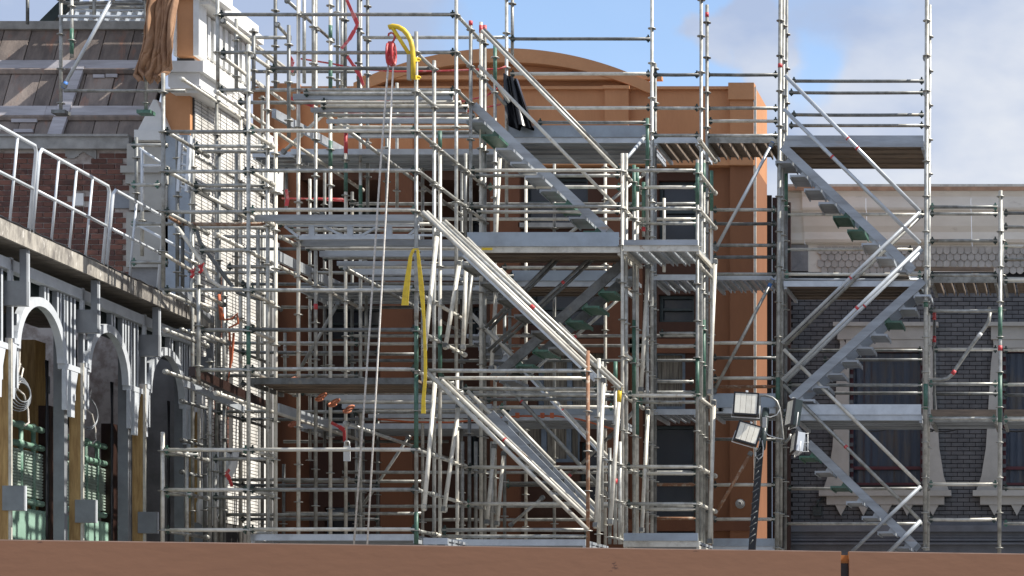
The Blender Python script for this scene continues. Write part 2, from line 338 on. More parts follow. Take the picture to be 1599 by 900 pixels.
for (x0, x1, y0, y1, o) in ((205, 262, 264, 228, .0), (206, 270, 292, 266, .06), (210, 268, 332, 294, .02), (200, 272, 276, 265, .10), (203, 268, 420, 334, -.02)):
    mb.box(px(x0), px(x1), YB-.14-o, YB, pz(y0), pz(y1)-.002)
mb.build('pilaster_base', TRIM, bb)
# white painted side wall: far end at x=430
def wy(x): return XW*F/(x-VX)                            # depth on that plane for an image column
mb = MB(); mb.box(XW-.25, XW, YB-.02, wy(388), 0, CZ+10.25); mb.box(XW-.25, XW-.002, wy(388)+.001, 32.45, 0, CZ+8.7); sw = mb.build('side_wall', WJOINT, bb)
mb = MB(); z = 4.0; row = 0
while z < CZ+10.15:
    y = YB
    while y < 32.3:
        if not (z > CZ+8.66 and y > wy(388)-.2):
            skip = (3.1 < z-CZ < 4.7 and any(a < y < b for a, b in ((30.02, 30.2), (30.45, 30.62), (30.9, 30.94)))) or (5.2 < z-CZ < 6.2 and any(a < y < b for a, b in ((29.75, 29.9), (30.3, 30.5))))
            if not skip: mb.box(XW-.01, XW+.012+random.uniform(-.002, .003), y+.006, y+.202, z, z+.0425)
        y += .2165
    z += .0535; row += 1
mb.build('bricks', WBRICK, sw, kind='stuff')
mb = MB()
for a, b in ((30.02, 30.36), (30.48, 30.8), (30.9, 31.0)):
    z = CZ+3.1; 
    while z < CZ+4.7: mb.box(XW-.01, XW+.006, a, b-.1, z, z+.064); z += .0757
for a, b in ((29.75, 29.99), (30.3, 30.55)):
    z = CZ+5.2
    while z < CZ+6.2: mb.box(XW-.01, XW+.006, a, b, z, z+.064); z += .0757
mb.build('exposed_red_bricks', RBRICK, sw, kind='stuff')
mb = MB()                                                # stepped band and dentils near the top of the gable
mb.box(XW, XW+.05, YB-.02, wy(386), CZ+9.22, CZ+9.30); mb.box(XW, XW+.07, YB-.02, wy(386), CZ+8.72, CZ+8.78)
for i in range(9): mb.box(XW, XW+.07, YB+.1+i*.2, YB+.2+i*.2, CZ+9.35, CZ+9.95)
mb.box(XW, XW+.28, YB-.1, wy(384), CZ+10.0, CZ+10.13); mb.box(XW, XW+.2, YB-.1, wy(384), CZ+10.13, CZ+10.3); mb.build('gable_cornice', WHITE, bb)
mb = MB(); mb.box(XW, XW+.06, 31.75, 32.4, CZ+8.3, CZ+8.8); mb.box(XW, XW+.16, 31.8, 32.4, CZ+7.9, CZ+8.3); mb.build('corner_bracket', WHITE, bb); mb = MB(); mb.box(XW+.0, XW+.10, 31.8, 32.4, CZ+6.6, CZ+7.1); mb.build('corner_bracket', WHITE, bb)
for yy, wd in ((31.75, .18), (32.1, .14), (29.55, .12)):
    mb = MB(); mb.box(XW+.02, XW+.1, yy, yy+wd, .1, CZ+(4.6 if wd == .12 else 6.3)); mb.build('corner_post', WHITE if wd != .14 else GREYP, bb)

# ------------------------------------------------------------------ terracotta building (front at s = 95)
SO = 95.0; YO = F/SO
ob = thing('terracotta_building', 'terracotta rendered building with a curved parapet behind the scaffolding', 'building', P(800, H+CZ*SO, SO))
ox = lambda x, s=SO: (x-VX)/s
oz = lambda y, s=SO: CZ+(H-y)/s
def holed_wall(x0, x1, z0, z1, holes, Y, depth, m, name, parent):
    xs_ = sorted({x0, x1, *[h for q in holes for h in q[:2]]}); zs_ = sorted({z0, z1, *[h for q in holes for h in q[2:]]})
    mb = MB()
    hole = lambda a, b: any(q[0]-1e-6 <= a and b <= q[1]+1e-6 for q in [])
    for i in range(len(xs_)-1):
        for j in range(len(zs_)-1):
            cx_, cz_ = (xs_[i]+xs_[i+1])/2, (zs_[j]+zs_[j+1])/2
            if in_rects(cx_, cz_, holes): continue
            a, b, c, d = xs_[i], xs_[i+1], zs_[j], zs_[j+1]
            mb.add([(a, Y, c), (b, Y, c), (b, Y, d), (a, Y, d)], [(0, 1, 2, 3)])
            mb.add([(a, Y+depth, c), (b, Y+depth, c), (b, Y+depth, d), (a, Y+depth, d)], [(3, 2, 1, 0)])
    for (a, b, c, d) in holes:
        mb.add([(a, Y, c), (a, Y, d), (a, Y+depth, d), (a, Y+depth, c)], [(0, 1, 2, 3)]); mb.add([(b, Y, c), (b, Y, d), (b, Y+depth, d), (b, Y+depth, c)], [(3, 2, 1, 0)])
        mb.add([(a, Y, c), (b, Y, c), (b, Y+depth, c), (a, Y+depth, c)], [(3, 2, 1, 0)]); mb.add([(a, Y, d), (b, Y, d), (b, Y+depth, d), (a, Y+depth, d)], [(0, 1, 2, 3)])
    a, b, c, d = x0, x1, z0, z1
    mb.add([(a, Y, c), (a, Y, d), (a, Y+depth, d), (a, Y+depth, c)], [(3, 2, 1, 0)]); mb.add([(b, Y, c), (b, Y, d), (b, Y+depth, d), (b, Y+depth, c)], [(0, 1, 2, 3)])
    mb.add([(a, Y, d), (b, Y, d), (b, Y+depth, d), (a, Y+depth, d)], [(0, 1, 2, 3)])
    return mb.build(name, m, parent)
WIN = [  # x0, x1, y0, y1, kind
    (492, 562, 270, 325, 'blind'), (686, 738, 278, 345, 'blind'), (818, 918, 276, 350, 'blind'), (1028, 1087, 282, 376, 'blind'),
    (452, 590, 452, 505, 'blind'), (690, 745, 452, 512, 'blind'), (828, 975, 452, 508, 'blind'), (1028, 1084, 460, 503, 'blind'),
    (452, 505, 590, 655, 'blind'), (838, 972, 543, 640, 'curtain'), (1016, 1070, 546, 640, 'curtain'),
    (690, 740, 655, 730, 'blind'), (812, 906, 656, 722, 'curtain'), (1014, 1084, 664, 845, 'door'), (452, 505, 780, 850, 'frame'), (905, 955, 690, 800, 'blind')]
holes = [(ox(a), ox(b), oz(d), oz(c)) for a, b, c, d, k in WIN]
XO0, XO1 = ox(395), ox(1180)
up = [h for h in holes if h[2] > oz(262)]; zc_ = oz(262)
holed_wall(XO0, XO1, zc_, oz(137), up, YO, 1.15, ORANGE, 'wall', ob)
lo = [(max(a, XO0), min(b, ox(1088)), c, min(d, zc_-.001)) for a, b, c, d in holes]
XR_ = ox(752); RC = 1.5  # lower wall set back here to deepen its shade
holed_wall(XO0, XR_, 0, zc_-.001, [h for h in lo if h[1] < XR_], YO+RC, .3, SHADED, 'recessed_wall', ob)
holed_wall(XR_+.001, ox(1088), 0, zc_-.001, [h for h in lo if h[0] > XR_], YO+.002, 1.14, SHADED, 'lower_wall', ob)
mb = MB(); mb.box(XO0, XR_+.01, YO+1.151, YO+RC+.3, zc_+.001, zc_+.2); mb.box(XO0, XR_, YO+.003, YO+RC, zc_-.2, zc_-.002); mb.box(XR_+.002, XR_+.2, YO+1.143, YO+RC+.3, 0, zc_-.003); mb.build('recess_ceiling', SHADED, ob)  # lid and cheek added round the recess to keep it dark
mb = MB(); mb.box(ox(1088)+.001, XO1, YO, YO+1.15, 0, zc_-.001); mb.build('end_wall', SHADED3, ob)
for (a, b, c, d, k) in WIN:
    x0, x1, z0, z1 = ox(a), ox(b), oz(d), oz(c); fw = .07 if k in ('curtain', 'frame') else .05
    fm = FRAMEB if k in ('curtain', 'frame') else BLACKST
    mb = MB(); ya = YO+.12+(RC if b < 752 else 0)
    mb.box(x0, x1, ya, ya+.06, z0, z0+fw); mb.box(x0, x1, ya, ya+.06, z1-fw, z1); mb.box(x0, x0+fw, ya-.002, ya+.062, z0+fw, z1-fw); mb.box(x1-fw, x1, ya-.002, ya+.062, z0+fw, z1-fw)
    if k == 'curtain' and b-a > 80: 
        for q in (.36, .78): xm = x0+(x1-x0)*q; mb.box(xm-.04, xm+.04, ya-.001, ya+.061, z0+fw, z1-fw)
    else: zm = z0+(z1-z0)*.5; mb.box(x0+fw, x1-fw, ya+.001, ya+.05, zm-.02, zm+.02)
    wf = mb.build('window' if k != 'door' else 'door', fm, ob)
    mb = MB(); mb.box(x0+.02, x1-.02, ya+.07, ya+.08, z0+.02, z1-.02); mb.build('pane', CURT if k == 'curtain' else BLIND, wf)
for (a, b, y) in ((812, 924, 350), (1024, 1090, 376)):
    mb = MB(); mb.box(ox(a), ox(b), YO-.1, YO+.02, oz(y+7), oz(y)); mb.build('window_sill', STONE, ob)
for (a, b, y0, y1, pr) in ((432, 470, 133, 860, .10), (598, 648, 140, 860, .12), (768, 814, 240, 860, .10), (947, 984, 143, 860, .12), (1142, 1178, 138, 860, .12), (984.5, 1004, 262, 860, .05)):
    mb = MB(); mb.box(ox(a), ox(b), YO-pr, YO+.01, oz(250), oz(y0)) if y0 < 250 else None
    if y0 < 250: mb.build('pilaster', ORANGE, ob)
    mb = MB(); mb.box(ox(a), ox(b), YO-pr, YO+(.35 if b < 752 else .01), 0, oz(max(y0, 250))-.001); mb.build('lower_pilaster', SHADED3 if a > 1100 else SHADED2, ob)
for (a, b, y0, y1, pr) in ((395, 1181, 262, 244, .16), (395, 1181, 246, 241, .22), (752, 1088, 552, 530, .05), (1140, 1180, 160, 134, .17), (945, 986, 143, 138, .16), (395, 1180.5, 141, 136.5, .06), (752, 1181, 830, 812, .14), (1142.5, 1180, 262.5, 252, .2)):
    mb = MB(); mb.box(ox(a), ox(b), YO-pr, YO+.02, oz(y0), oz(y1)); mb.build('cornice_band', ORANGE2 if y0 < 500 else SHADED2, ob)
# curved parapet
def arcz(x, top): # circle segment through the ends and the crown
    cx_, half, rise = 788.0, 232.0, 54.0
    R = (half*half+rise*rise)/(2*rise); d = min(abs(x-cx_), half); return 133-(math.sqrt(R*R-d*d)-(R-rise)) if top else 0
xs_ = [556+(1020-556)*i/40 for i in range(41)]
mb = MB()
out = [(x, arcz(x, True)) for x in xs_]
mb.prism([(ox(x), YO+.08, oz(y)) for x, y in out]+[(ox(1020), YO+.08, oz(150)), (ox(556), YO+.08, oz(150))], (0, .9, 0)); mb.build('curved_parapet', ORANGE, ob)
mb = MB(); inn = []
for x, y in out: 
    t = abs(x-788)/232; inn.append((x, min(y+22-4*t, 150)))
for i in range(40):
    a, b, c, d = out[i], out[i+1], inn[i+1], inn[i]
    mb.prism([(ox(q[0]), YO-.12, oz(q[1])) for q in (a, b, c, d)], (0, .22, 0))
mb.build('parapet_moulding', ORANGE2, ob)
mb = MB(); mb.box(ox(560), ox(1035), YO-.10, YO+.02, oz(127), oz(121)); 
mb.build('parapet_string_course', ORANGE2, ob)
for x in (652, 735, 1100):
    mb = MB(); mb.box(ox(x), ox(x+2), YO-.012, YO+.01, oz(240), oz(142)); mb.build('render_joint', ORANGE2, ob)
mb = MB(); mb.box(ox(1179), ox(1180)+.03, YO-.14, YO-.10, 0, oz(140)); mb.build('corner_bead', WORN, ob)
mb = MB(); c0 = P(1158, 788, SO); c0.y = YO-.13
for i in range(3): mb.path([c0+Vector(((.07-.02*i)*math.cos(t*.5236), -.03*i, (.07-.02*i)*math.sin(t*.5236))) for t in range(12)], .012, 0, 6, True)
mb.box(c0.x-.03, c0.x+.03, c0.y-.04, c0.y+.03, c0.z-.03, c0.z+.03); mb.build('wall_vent', STONE, ob)
# dark lean of boards in the gap beside the terracotta building
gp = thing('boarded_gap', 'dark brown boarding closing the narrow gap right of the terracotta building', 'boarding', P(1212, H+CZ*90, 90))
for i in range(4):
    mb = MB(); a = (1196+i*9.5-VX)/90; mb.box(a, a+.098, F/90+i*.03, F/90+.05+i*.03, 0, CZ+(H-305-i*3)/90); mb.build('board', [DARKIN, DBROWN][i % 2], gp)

# ------------------------------------------------------------------ dark grey brick building at the right (front at s = 88)
SG = 88.0; YG = F/SG
gb = thing('grey_brick_building', 'dark grey painted brick building with a cream cornice and fish-scale shingles at the right', 'building', P(1450, H+CZ*SG, SG))
gx = lambda x, s=SG: (x-VX)/s
gz = lambda y, s=SG: CZ+(H-y)/s
XG0, XG1 = gx(1228), gx(1900)
GW = [(1327, 1441, 545, 758), (1566, 1690, 545, 758)]
wl = holed_wall(XG0, XG1, 0, gz(425), [(gx(a), gx(b), gz(d), gz(c)) for a, b, c, d in GW], YG, .5, GJOINT, 'wall', gb)
gbm = boxmesh('brick', .2055, .03, .063, GBRICK)
av = [(gx(1294), gx(1475), gz(830), gz(505)), (gx(1535), gx(1700), gz(830), gz(505))]
av = [(gx(1324), gx(1444), gz(762), gz(541)), (gx(1563), gx(1700), gz(762), gz(541))]
allb = []; z = gz(448); row = 0
while z > gz(816):
    x = XG0+.11+(.108 if row % 2 else 0)
    while x < gx(1612):
        if not in_rects(x, z, av): allb.append((x, z))
        x += .2165
    z -= .0757; row += 1
allb.sort(key=lambda q: q[1]); random.shuffle(allb)
pick = sorted(allb, key=lambda q: (abs(q[1]-gz(510))//.4))
far = MB()
for i, (x, z) in enumerate(pick):
    if i < 298: piece('brick', gbm, wl, Vector((x, YG-.003+random.uniform(-.003, .003), z)))
    else: far.box(x-.103, x+.103, YG-.018+random.uniform(-.003, .003), YG+.01, z-.0315, z+.0315)
far.build('bricks', GBRICK, wl, kind='stuff')
# windows with flared surrounds
def surround(dx, cut=None):
    X = lambda x: gx(x+dx)
    mb = MB()
    left = [(1309, 512), (1326.5, 548), (1326.5, 767), (1286, 767), (1294, 744), (1301, 700), (1309, 567), (1313, 540)]
    right = [(1441.5+ (1326.5-x), y) for x, y in left][::-1]
    for pts in (left, right): mb.prism([(X(x), YG-.10, gz(y)) for x, y in pts][::-1], (0, .16, 0))
    mb.build('window_jamb', TRIM, gb)
    mb = MB(); mb.box(X(1303), X(1466), YG-.20, YG+.02, gz(512), gz(506)); mb.box(X(1309), X(1460), YG-.13, YG+.02, gz(532), gz(512)-.002); mb.box(X(1322), X(1446), YG-.115, YG+.02, gz(545), gz(532)-.002)
    mb.build('window_lintel', TRIM, gb)
    mb = MB(); mb.box(X(1281), X(1486), YG-.2, YG+.02, gz(776), gz(767)-.002); mb.box(X(1292), X(1475), YG-.12, YG+.02, gz(789), gz(776)-.002)
    for xx in (1305, 1340, 1375, 1408, 1448):
        mb.prism([(X(xx), YG-.1, gz(789)-.002), (X(xx+9), YG-.1, gz(806)), (X(xx+18), YG-.1, gz(789)-.002)][::1], (0, .12, 0))
    mb.build('sill_bracket', TRIM, gb)
    a, b, c, d = 1327+dx, 1441+dx, 545, 758
    x0, x1, z0, z1 = gx(a), gx(b), gz(d), gz(c); f = .05
    mb = MB(); ya = YG+.06
    mb.box(x0, x1, ya, ya+.07, z0, z0+f); mb.box(x0, x1, ya, ya+.07, z1-f, z1); mb.box(x0, x0+f, ya-.002, ya+.072, z0+f, z1-f); mb.box(x1-f, x1, ya-.002, ya+.072, z0+f, z1-f); mb.box(x0+f, x1-f, ya+.002, ya+.06, gz(733), gz(728))
    wf = mb.build('window', REDF, gb)
    mb = MB(); n = 30
    A = [Vector((x0+.03+(x1-x0-.06)*i/n, ya+.085+.008*math.sin(i*1.9)+random.uniform(0, .006), z0+.03)) for i in range(n+1)]
    B = [p+Vector((random.uniform(-.01, .01), random.uniform(-.01, .01), z1-z0-.06)) for p in A]
    mb.strip(A, B, 0, True); mb.build('pane', PLSHEET, wf)
surround(0); surround(239)
# moulded cornice: profile swept along x
prof = [(0, 425), (0, 383), (-.12, 381), (-.16, 377), (-.17, 366), (-.24, 358), (-.30, 346), (-.34, 338), (-.40, 336), (-.42, 333), (-.42, 316), (-.47, 311), (-.50, 309), (-.50, 305), (.3, 303)]
mb = MB()
for (xa, xb) in ((1258, 1356), (1356.6, 1518), (1518.6, 1700), (1700.6, 1900)):
    A = [Vector((gx(xa), YG+a, gz(y))) for a, y in prof]; B = [Vector((gx(xb), YG+a, gz(y))) for a, y in prof]
    for i in range(len(prof)-1): mb.add([A[i], A[i+1], B[i+1], B[i]], [(0, 1, 2, 3)], 0, False)
mb.build('cornice', CREAM, gb)
mb = MB(); prof2 = [(a*.75, y) for a, y in prof]
A = [Vector((gx(1229), YG+a, gz(y))) for a, y in prof2]; B = [Vector((gx(1257.5), YG+a, gz(y))) for a, y in prof2]
for i in range(len(prof)-1): mb.add([A[i], A[i+1], B[i+1], B[i]], [(0, 1, 2, 3)], 0, False)
mb.build('cornice_end', CREAM, gb)
mb = MB(); mb.box(gx(1229), gx(1900), YG-.52, YG+.3, gz(303)+.002, gz(299)); mb.build('roof_edge', WORN, gb)
mb = MB(); mb.box(gx(1229), gx(1900), YG-.525, YG-.5, gz(309), gz(303)); mb.build('flashing', FLASH, gb)
mb = MB(); mb.box(gx(1229), gx(1262), YG-.05, YG+.02, gz(425), gz(384)); mb.prism([(gx(1236), YG-.08, gz(425)), (gx(1262), YG-.08, gz(425)), (gx(1252), YG-.08, gz(411))], (0, .1, 0)); mb.build('bare_render', GREYP, gb)
# fish-scale shingles
smb = MB(); rr = .056; pts = [(-rr, 0, .06), (-rr, 0, -.02)]+[(-rr*math.cos(t), 0, -.03-rr*math.sin(t)*.9) for t in (.35, .8, 1.25, 1.57, 1.9, 2.35, 2.8)]+[(rr, 0, -.02), (rr, 0, .06)]
smb.prism([Vector(p) for p in pts], (0, .014, 0)); shm = smb.mesh('shingle', SHING)
c = 0; sh_rest = MB()
for r in range(4):
    for i in range(60):
        x = gx(1282)+(i+.5*(r % 2))*.124; z = gz(391+r*10.2)
        if x > gx(1615): break
        if r == 3 and 1448 < x*SG+VX < 1553: continue
        o = piece('shingle', shm, wl, Vector((x, YG-.022-.004*(4-r), z)), (math.radians(-9), random.uniform(-.04, .04), 0)); c += 1
mb = MB(); mb.box(gx(1228), gx(1900), YG-.12, YG+.02, gz(822), gz(816)); mb.box(gx(1228), gx(1900), YG-.25, YG+.02, gz(832), gz(822)-.002); mb.box(gx(1228), gx(1900), YG-.16, YG+.02, 0, gz(832)-.002)
for y in (838, 843, 849): mb.box(gx(1228), gx(1900), YG-.16-.03*(y-836)/4, YG-.158, gz(y+3), gz(y))
mb.build('base_band', GBASE, gb)
mb = MB(); mb.box(gx(1270), gx(1284), YG-.1, YG, gz(806), gz(792)); mb.path([P(1277, 792, SG)+Vector((0, -.1, 0)), P(1279, 784, SG)+Vector((0, -.14, 0)), P(1284, 780, SG)+Vector((0, -.1, 0))], .02); mb.build('wall_light', BLACKST, gb)
mb = MB(); mb.path([P(1445+i*9, 668+6*math.sin(i*.5), 92) for i in range(22)], .018, 0, 6); mb.path([P(1340+i*9, 670+4*math.sin(i*.6), 92) for i in range(14)], .012, 0, 6); single(mb, 'power_cable', BLK, 'black cable sagging under the lowest platform on the grey building', 'cable')

# ------------------------------------------------------------------ arcade at the left
KA = -11.665; DA = Vector((-.04495, .99899, 0)); NA = Vector((.99899, .04495, 0))
def AP(x, y, off=0): return P(x, y, (1560-x)/abs(KA+off))
def AU(u, n, z):          # u metres along the arcade from the post at x=10, n towards the street, z above eye
    return A0+DA*u+NA*n+Vector((0, 0, z))
A0 = AP(10, H, 0)
BAY = 1.83
def abeam(mb, u0, u1, n0, n1, z0, z1, mi=0):
    mb.prism([AU(u0, n0, z0), AU(u1, n0, z0), AU(u1, n1, z0), AU(u0, n1, z0)][::-1], (0, 0, z1-z0), mi)
ar = thing('arcade', 'unfinished covered arcade of galvanised framing, timber posts and bent arches', 'arcade', AU(2, 0, -CZ))
mb = MB(); abeam(mb, -4, 5.5, -.06, .06, 4.80, 4.93); mb.build('beam', LIGHTST, ar)
mb = MB(); abeam(mb, -4, 5.5, -.25, -.15, 4.55, 4.93); mb.build('rear_beam', BLACKST, ar)
mb = MB(); abeam(mb, -4, 5.45, .25, .285, 5.05, 5.25); mb.build('fascia', CONC, ar)
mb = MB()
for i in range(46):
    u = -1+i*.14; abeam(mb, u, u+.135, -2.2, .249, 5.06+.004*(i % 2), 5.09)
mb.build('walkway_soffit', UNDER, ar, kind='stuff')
mb = MB(); abeam(mb, -4, 5.45, -2.2, .24, 5.095, 5.235); mb.build('walkway_slab', STONE, ar)
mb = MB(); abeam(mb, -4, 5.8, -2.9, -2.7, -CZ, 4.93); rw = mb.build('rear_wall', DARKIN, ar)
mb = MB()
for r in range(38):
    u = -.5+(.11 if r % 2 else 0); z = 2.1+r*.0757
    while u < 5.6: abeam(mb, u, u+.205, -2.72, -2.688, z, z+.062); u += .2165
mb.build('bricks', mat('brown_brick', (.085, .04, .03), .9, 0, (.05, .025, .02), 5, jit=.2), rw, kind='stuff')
CH = [.0, .22, .44, .66]
for k in range(-1, 4):
    U = k*BAY
    # timber post with its white flange, steel column behind it
    mb = MB(); abeam(mb, U-.06, U+.04, -.09, .05, -CZ, 3.93); mb.build('timber_post', TIMBER, ar)
    mb = MB(); abeam(mb, U-.06, U-.03, .052, .085, -CZ, 3.99); mb.build('post_flange', WORN, ar)
    mb = MB(); abeam(mb, U-.20, U-.11, -.22, -.085, -CZ, 4.78); mb.build('steel_column', GPLATE, ar)
    if k < 3:
        mb = MB(); abeam(mb, U+.62, U+.92, -2.0, -1.7, -CZ, 4.7); mb.build('rear_timber_post', TIMBER, ar)
        mb = MB(); abeam(mb, U+1.06, U+1.24, -1.0, -.85, -CZ, 3.6); mb.build('downpipe', DBROWN, ar)
        mb = MB(); abeam(mb, U+1.04, U+1.22, -1.6, -1.4, 3.55, 4.8); mb.build('dark_upright', BLACKST, ar)
        mb = MB(); abeam(mb, U+.7, U+1.7, -2.1, -2.0, 4.1, 4.35); mb.build('cross_board', GPLATE, ar)
    # upper connection plate and hanger, lower connection plate; sunlit side faces painted pale
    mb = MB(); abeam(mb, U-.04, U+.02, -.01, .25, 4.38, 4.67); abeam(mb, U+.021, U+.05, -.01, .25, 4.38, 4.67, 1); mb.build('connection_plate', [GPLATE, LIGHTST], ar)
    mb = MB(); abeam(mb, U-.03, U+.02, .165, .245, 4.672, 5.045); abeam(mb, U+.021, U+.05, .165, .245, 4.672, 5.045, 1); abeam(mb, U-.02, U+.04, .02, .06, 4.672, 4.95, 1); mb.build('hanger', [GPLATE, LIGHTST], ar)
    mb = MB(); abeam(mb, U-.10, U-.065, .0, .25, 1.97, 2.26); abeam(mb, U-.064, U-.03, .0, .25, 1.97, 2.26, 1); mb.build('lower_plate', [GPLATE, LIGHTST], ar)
    if k == 3: continue
    # arch: bent channel, then the studs above it and the curved pendants
    def arch(u0, u1, zs, zc, wdt, n0, n1, mi, mb):
        m_ = 22; prev = None
        for i in range(m_+1):
            t = math.pi*i/m_; c_, s_ = math.cos(t), math.sin(t)
            uu, zz = (u0+u1)/2-(u1-u0)/2*c_, zs+(zc-zs)*s_
            ui, zi = (u0+u1)/2-((u1-u0)/2-wdt)*c_, zs+(zc-zs-wdt*1.2)*s_
            cur = (uu, zz, ui, zi)
            if prev:
                a, b, c, d = prev; e, f_, g_, h_ = cur
                mb.prism([AU(a, n1, b), AU(e, n1, f_), AU(g_, n1, h_), AU(c, n1, d)], NA*(n0-n1), mi)
            prev = cur
    mb = MB(); arch(U+.17, U+1.45, 3.92, 4.63, .09, -.05, .04, 0, mb); mb.build('arch', LIGHTST, ar)
    for uu, z0, z1 in ((.12, 3.35, 4.75), (.24, 3.45, 4.33), (.92, 4.60, 4.79), (1.0, 4.58, 4.79), (1.25, 4.33, 4.79), (1.33, 4.2, 4.79), (1.42, 3.93, 4.79), (1.50, 3.8, 4.79), (1.60, 3.6, 4.79), (1.70, 3.5, 4.79)):
        mb = MB(); abeam(mb, U+uu-.02, U+uu-.012, -.05, .01, z0, z1); abeam(mb, U+uu-.011, U+uu+.025, -.0, .012, z0, z1, 1); mb.build('stud', [GPLATE, LIGHTST], ar)  # stud edges painted pale where the sun catches them
    mb = MB(); abeam(mb, U+1.40, U+1.80, -.06, .05, 3.86, 3.93); mb.build('bottom_track', LIGHTST, ar); mb = MB(); abeam(mb, U+.09, U+.22, -.06, .052, 3.96, 4.02); mb.build('bottom_track', LIGHTST, ar)
    mb = MB()
    for (ua, ub, ng, zt_) in ((1.39, 1.47, 3.35, 3.86), (1.53, 1.72, 3.28, 3.86), (.06, .16, 3.30, 3.96)):
        q = [AU(U+ua, .045, zt_), AU(U+ub, .045, zt_), AU(U+(ub*.55+ua*.45), .045, (zt_+ng)/2), AU(U+(ub*.5+ua*.5), .045, ng), AU(U+ua, .045, ng)]
        mb.prism(q[::-1], NA*-.05); mb.build('pendant', LIGHTST, ar); mb = MB()
    # green balustrade behind
    bl = thing('balustrade', ['green balustrade with ball joints and ribbed panels outside the frame at the left', 'green balustrade with ribbed panels behind the leftmost arch', 'green balustrade with ribbed panels behind the middle arch', 'green balustrade half hidden behind the farthest arch'][k+1], 'balustrade', AU(U+.1, -.95, 1.8), 'green balustrades behind the arches')
    n = -.95; a, b = U-.25, U+1.5
    for z in (3.27, 3.03): mb = MB(); mb.tube(AU(a, n, z), AU(b, n, z), .042, 0, 12); mb.build('rail', MIDG, bl)
    mb = MB(); mb.tube(AU(a, n, 2.30), AU(b, n, 2.30), .04, 0, 12); mb.build('bottom_rail', PALEG, bl)
    for uu in (.49, .82, 1.3):
        mb = MB(); mb.tube(AU(U+uu, n, 2.2), AU(U+uu, n, 3.27), .028, 0, 10)
        for z in (3.27, 3.03, 2.3): mb.path([AU(U+uu, n, z-.055), AU(U+uu, n, z-.03), AU(U+uu, n, z+.03), AU(U+uu, n, z+.055)], [.028, .048, .048, .028], 0, 10)
        mb.build('post', MIDG, bl)
    for uu, vv in ((-.2, .1), (.12, .46), (.52, .79), (.85, 1.27)):
        mb = MB(); abeam(mb, U+uu, U+vv, n-.01, n-.002, 2.36, 2.96)
        for q in range(15): abeam(mb, U+uu, U+vv, n-.002, n+.012, 2.37+q*.04, 2.39+q*.04)
        mb.build('ribbed_panel', RIBG, bl)
    mb = MB(); abeam(mb, U-.2, U+1.42, -1.0, -.9, 1.72, 2.2); mb.build('plinth', PALEG, ar)
    mb = MB(); mb.tube(AU(U+1.71, -.2, -CZ), AU(U+1.71, -.2, 3.9), .035, 0, 12); mb.build('white_downpipe', TRIM, ar)
# cables hanging in the arches
for k, lab in ((0, 'coil of grey cable with loose white ends hanging in the leftmost arch'), (1, 'bundle of pale cables dangling in the middle arch')):
    c0 = AU(k*BAY+.95, -.35, 3.62); mb = MB()
    for j in range(5 if k == 0 else 2):
        R = .25-.03*j; mb.path([c0+DA*(R*1.5*math.cos(t*.35))+Vector((0, 0, -.12+R*math.sin(t*.35)*.9))+NA*(.02*j) for t in range(18)], .009, 0, 6, True)
    cb = single(mb, 'cable_coil', GPLATE, lab, 'cable', 'cables hanging in the arches')
    mb = MB(); mb.path([c0+DA*a+Vector((0, 0, z)) for a, z in ((.05, 1.0), (.1, .6), (.08, .2), (-.05, -.05), (.2, -.12), (.3, -.3), (.32, -.45), (.22, -.5))], .012, 0, 6)
    mb.build('loose_cable', ROPE, cb); mb = MB(); mb.path([c0+DA*a+Vector((0, 0, z)) for a, z in ((.0, -.1), (.12, .05), (.18, .2), (.1, .25), (.05, .1))], .012, 0, 6)
    o = mb.build('loose_cable', ROPE, cb)
for k in (0, 1, 2):
    mb = MB()
    for j in range(2): mb.path([AU(k*BAY+1.62+.03*j+.02*math.sin(z*3+j), -.3, 1.6+z*.4) for z in range(7)], .012, 0, 6)
    single(mb, 'hanging_cable', BLK, ['pair of black cables hanging down the leftmost arch', 'pair of black cables hanging down the middle arch', 'pair of black cables hanging down the farthest arch'][k], 'cable', 'black cables in the arches')
# guard railing along the walkway
gr = thing('guard_railing', 'galvanised guard railing panels along the edge of the raised walkway', 'railing', AU(1, .24, 5.25))
def gpt(x, z, lean=True):
    p = AP(x, H, .24); p.z = CZ+z
    if lean: p += NA*(.09*(z-5.25))
    return p
for i, (xa, xb, posts) in enumerate(((-70, 45, (-40, -15, 15, 42)), (50, 160, (52, 80, 108, 133, 157)), (166, 246, (167, 202, 242)))):
    mb = MB(); mb.path([gpt(xa, 5.25), gpt(xa, 6.20), gpt(xa+3, 6.265), gpt(xb-3, 6.265), gpt(xb, 6.20), gpt(xb, 5.25)], .022, 0, 8); fr = mb.build('panel_frame', LIGHTST, gr)
    mb = MB(); mb.tube(gpt(xa, 5.77), gpt(xb, 5.77), .02); mb.build('mid_rail', LIGHTST, gr)
    for x in posts[1:-1]:
        mb = MB(); mb.tube(gpt(x, 5.25), gpt(x, 6.26), .015); mb.build('post', LIGHTST, gr)
mb = MB(); mb.path([gpt(-10+i*12, 5.27+.015*(i % 2)) for i in range(24)], .02, 0, 5); single(mb, 'conduit', BLK, 'dark cable lying along the edge of the raised walkway', 'cable')

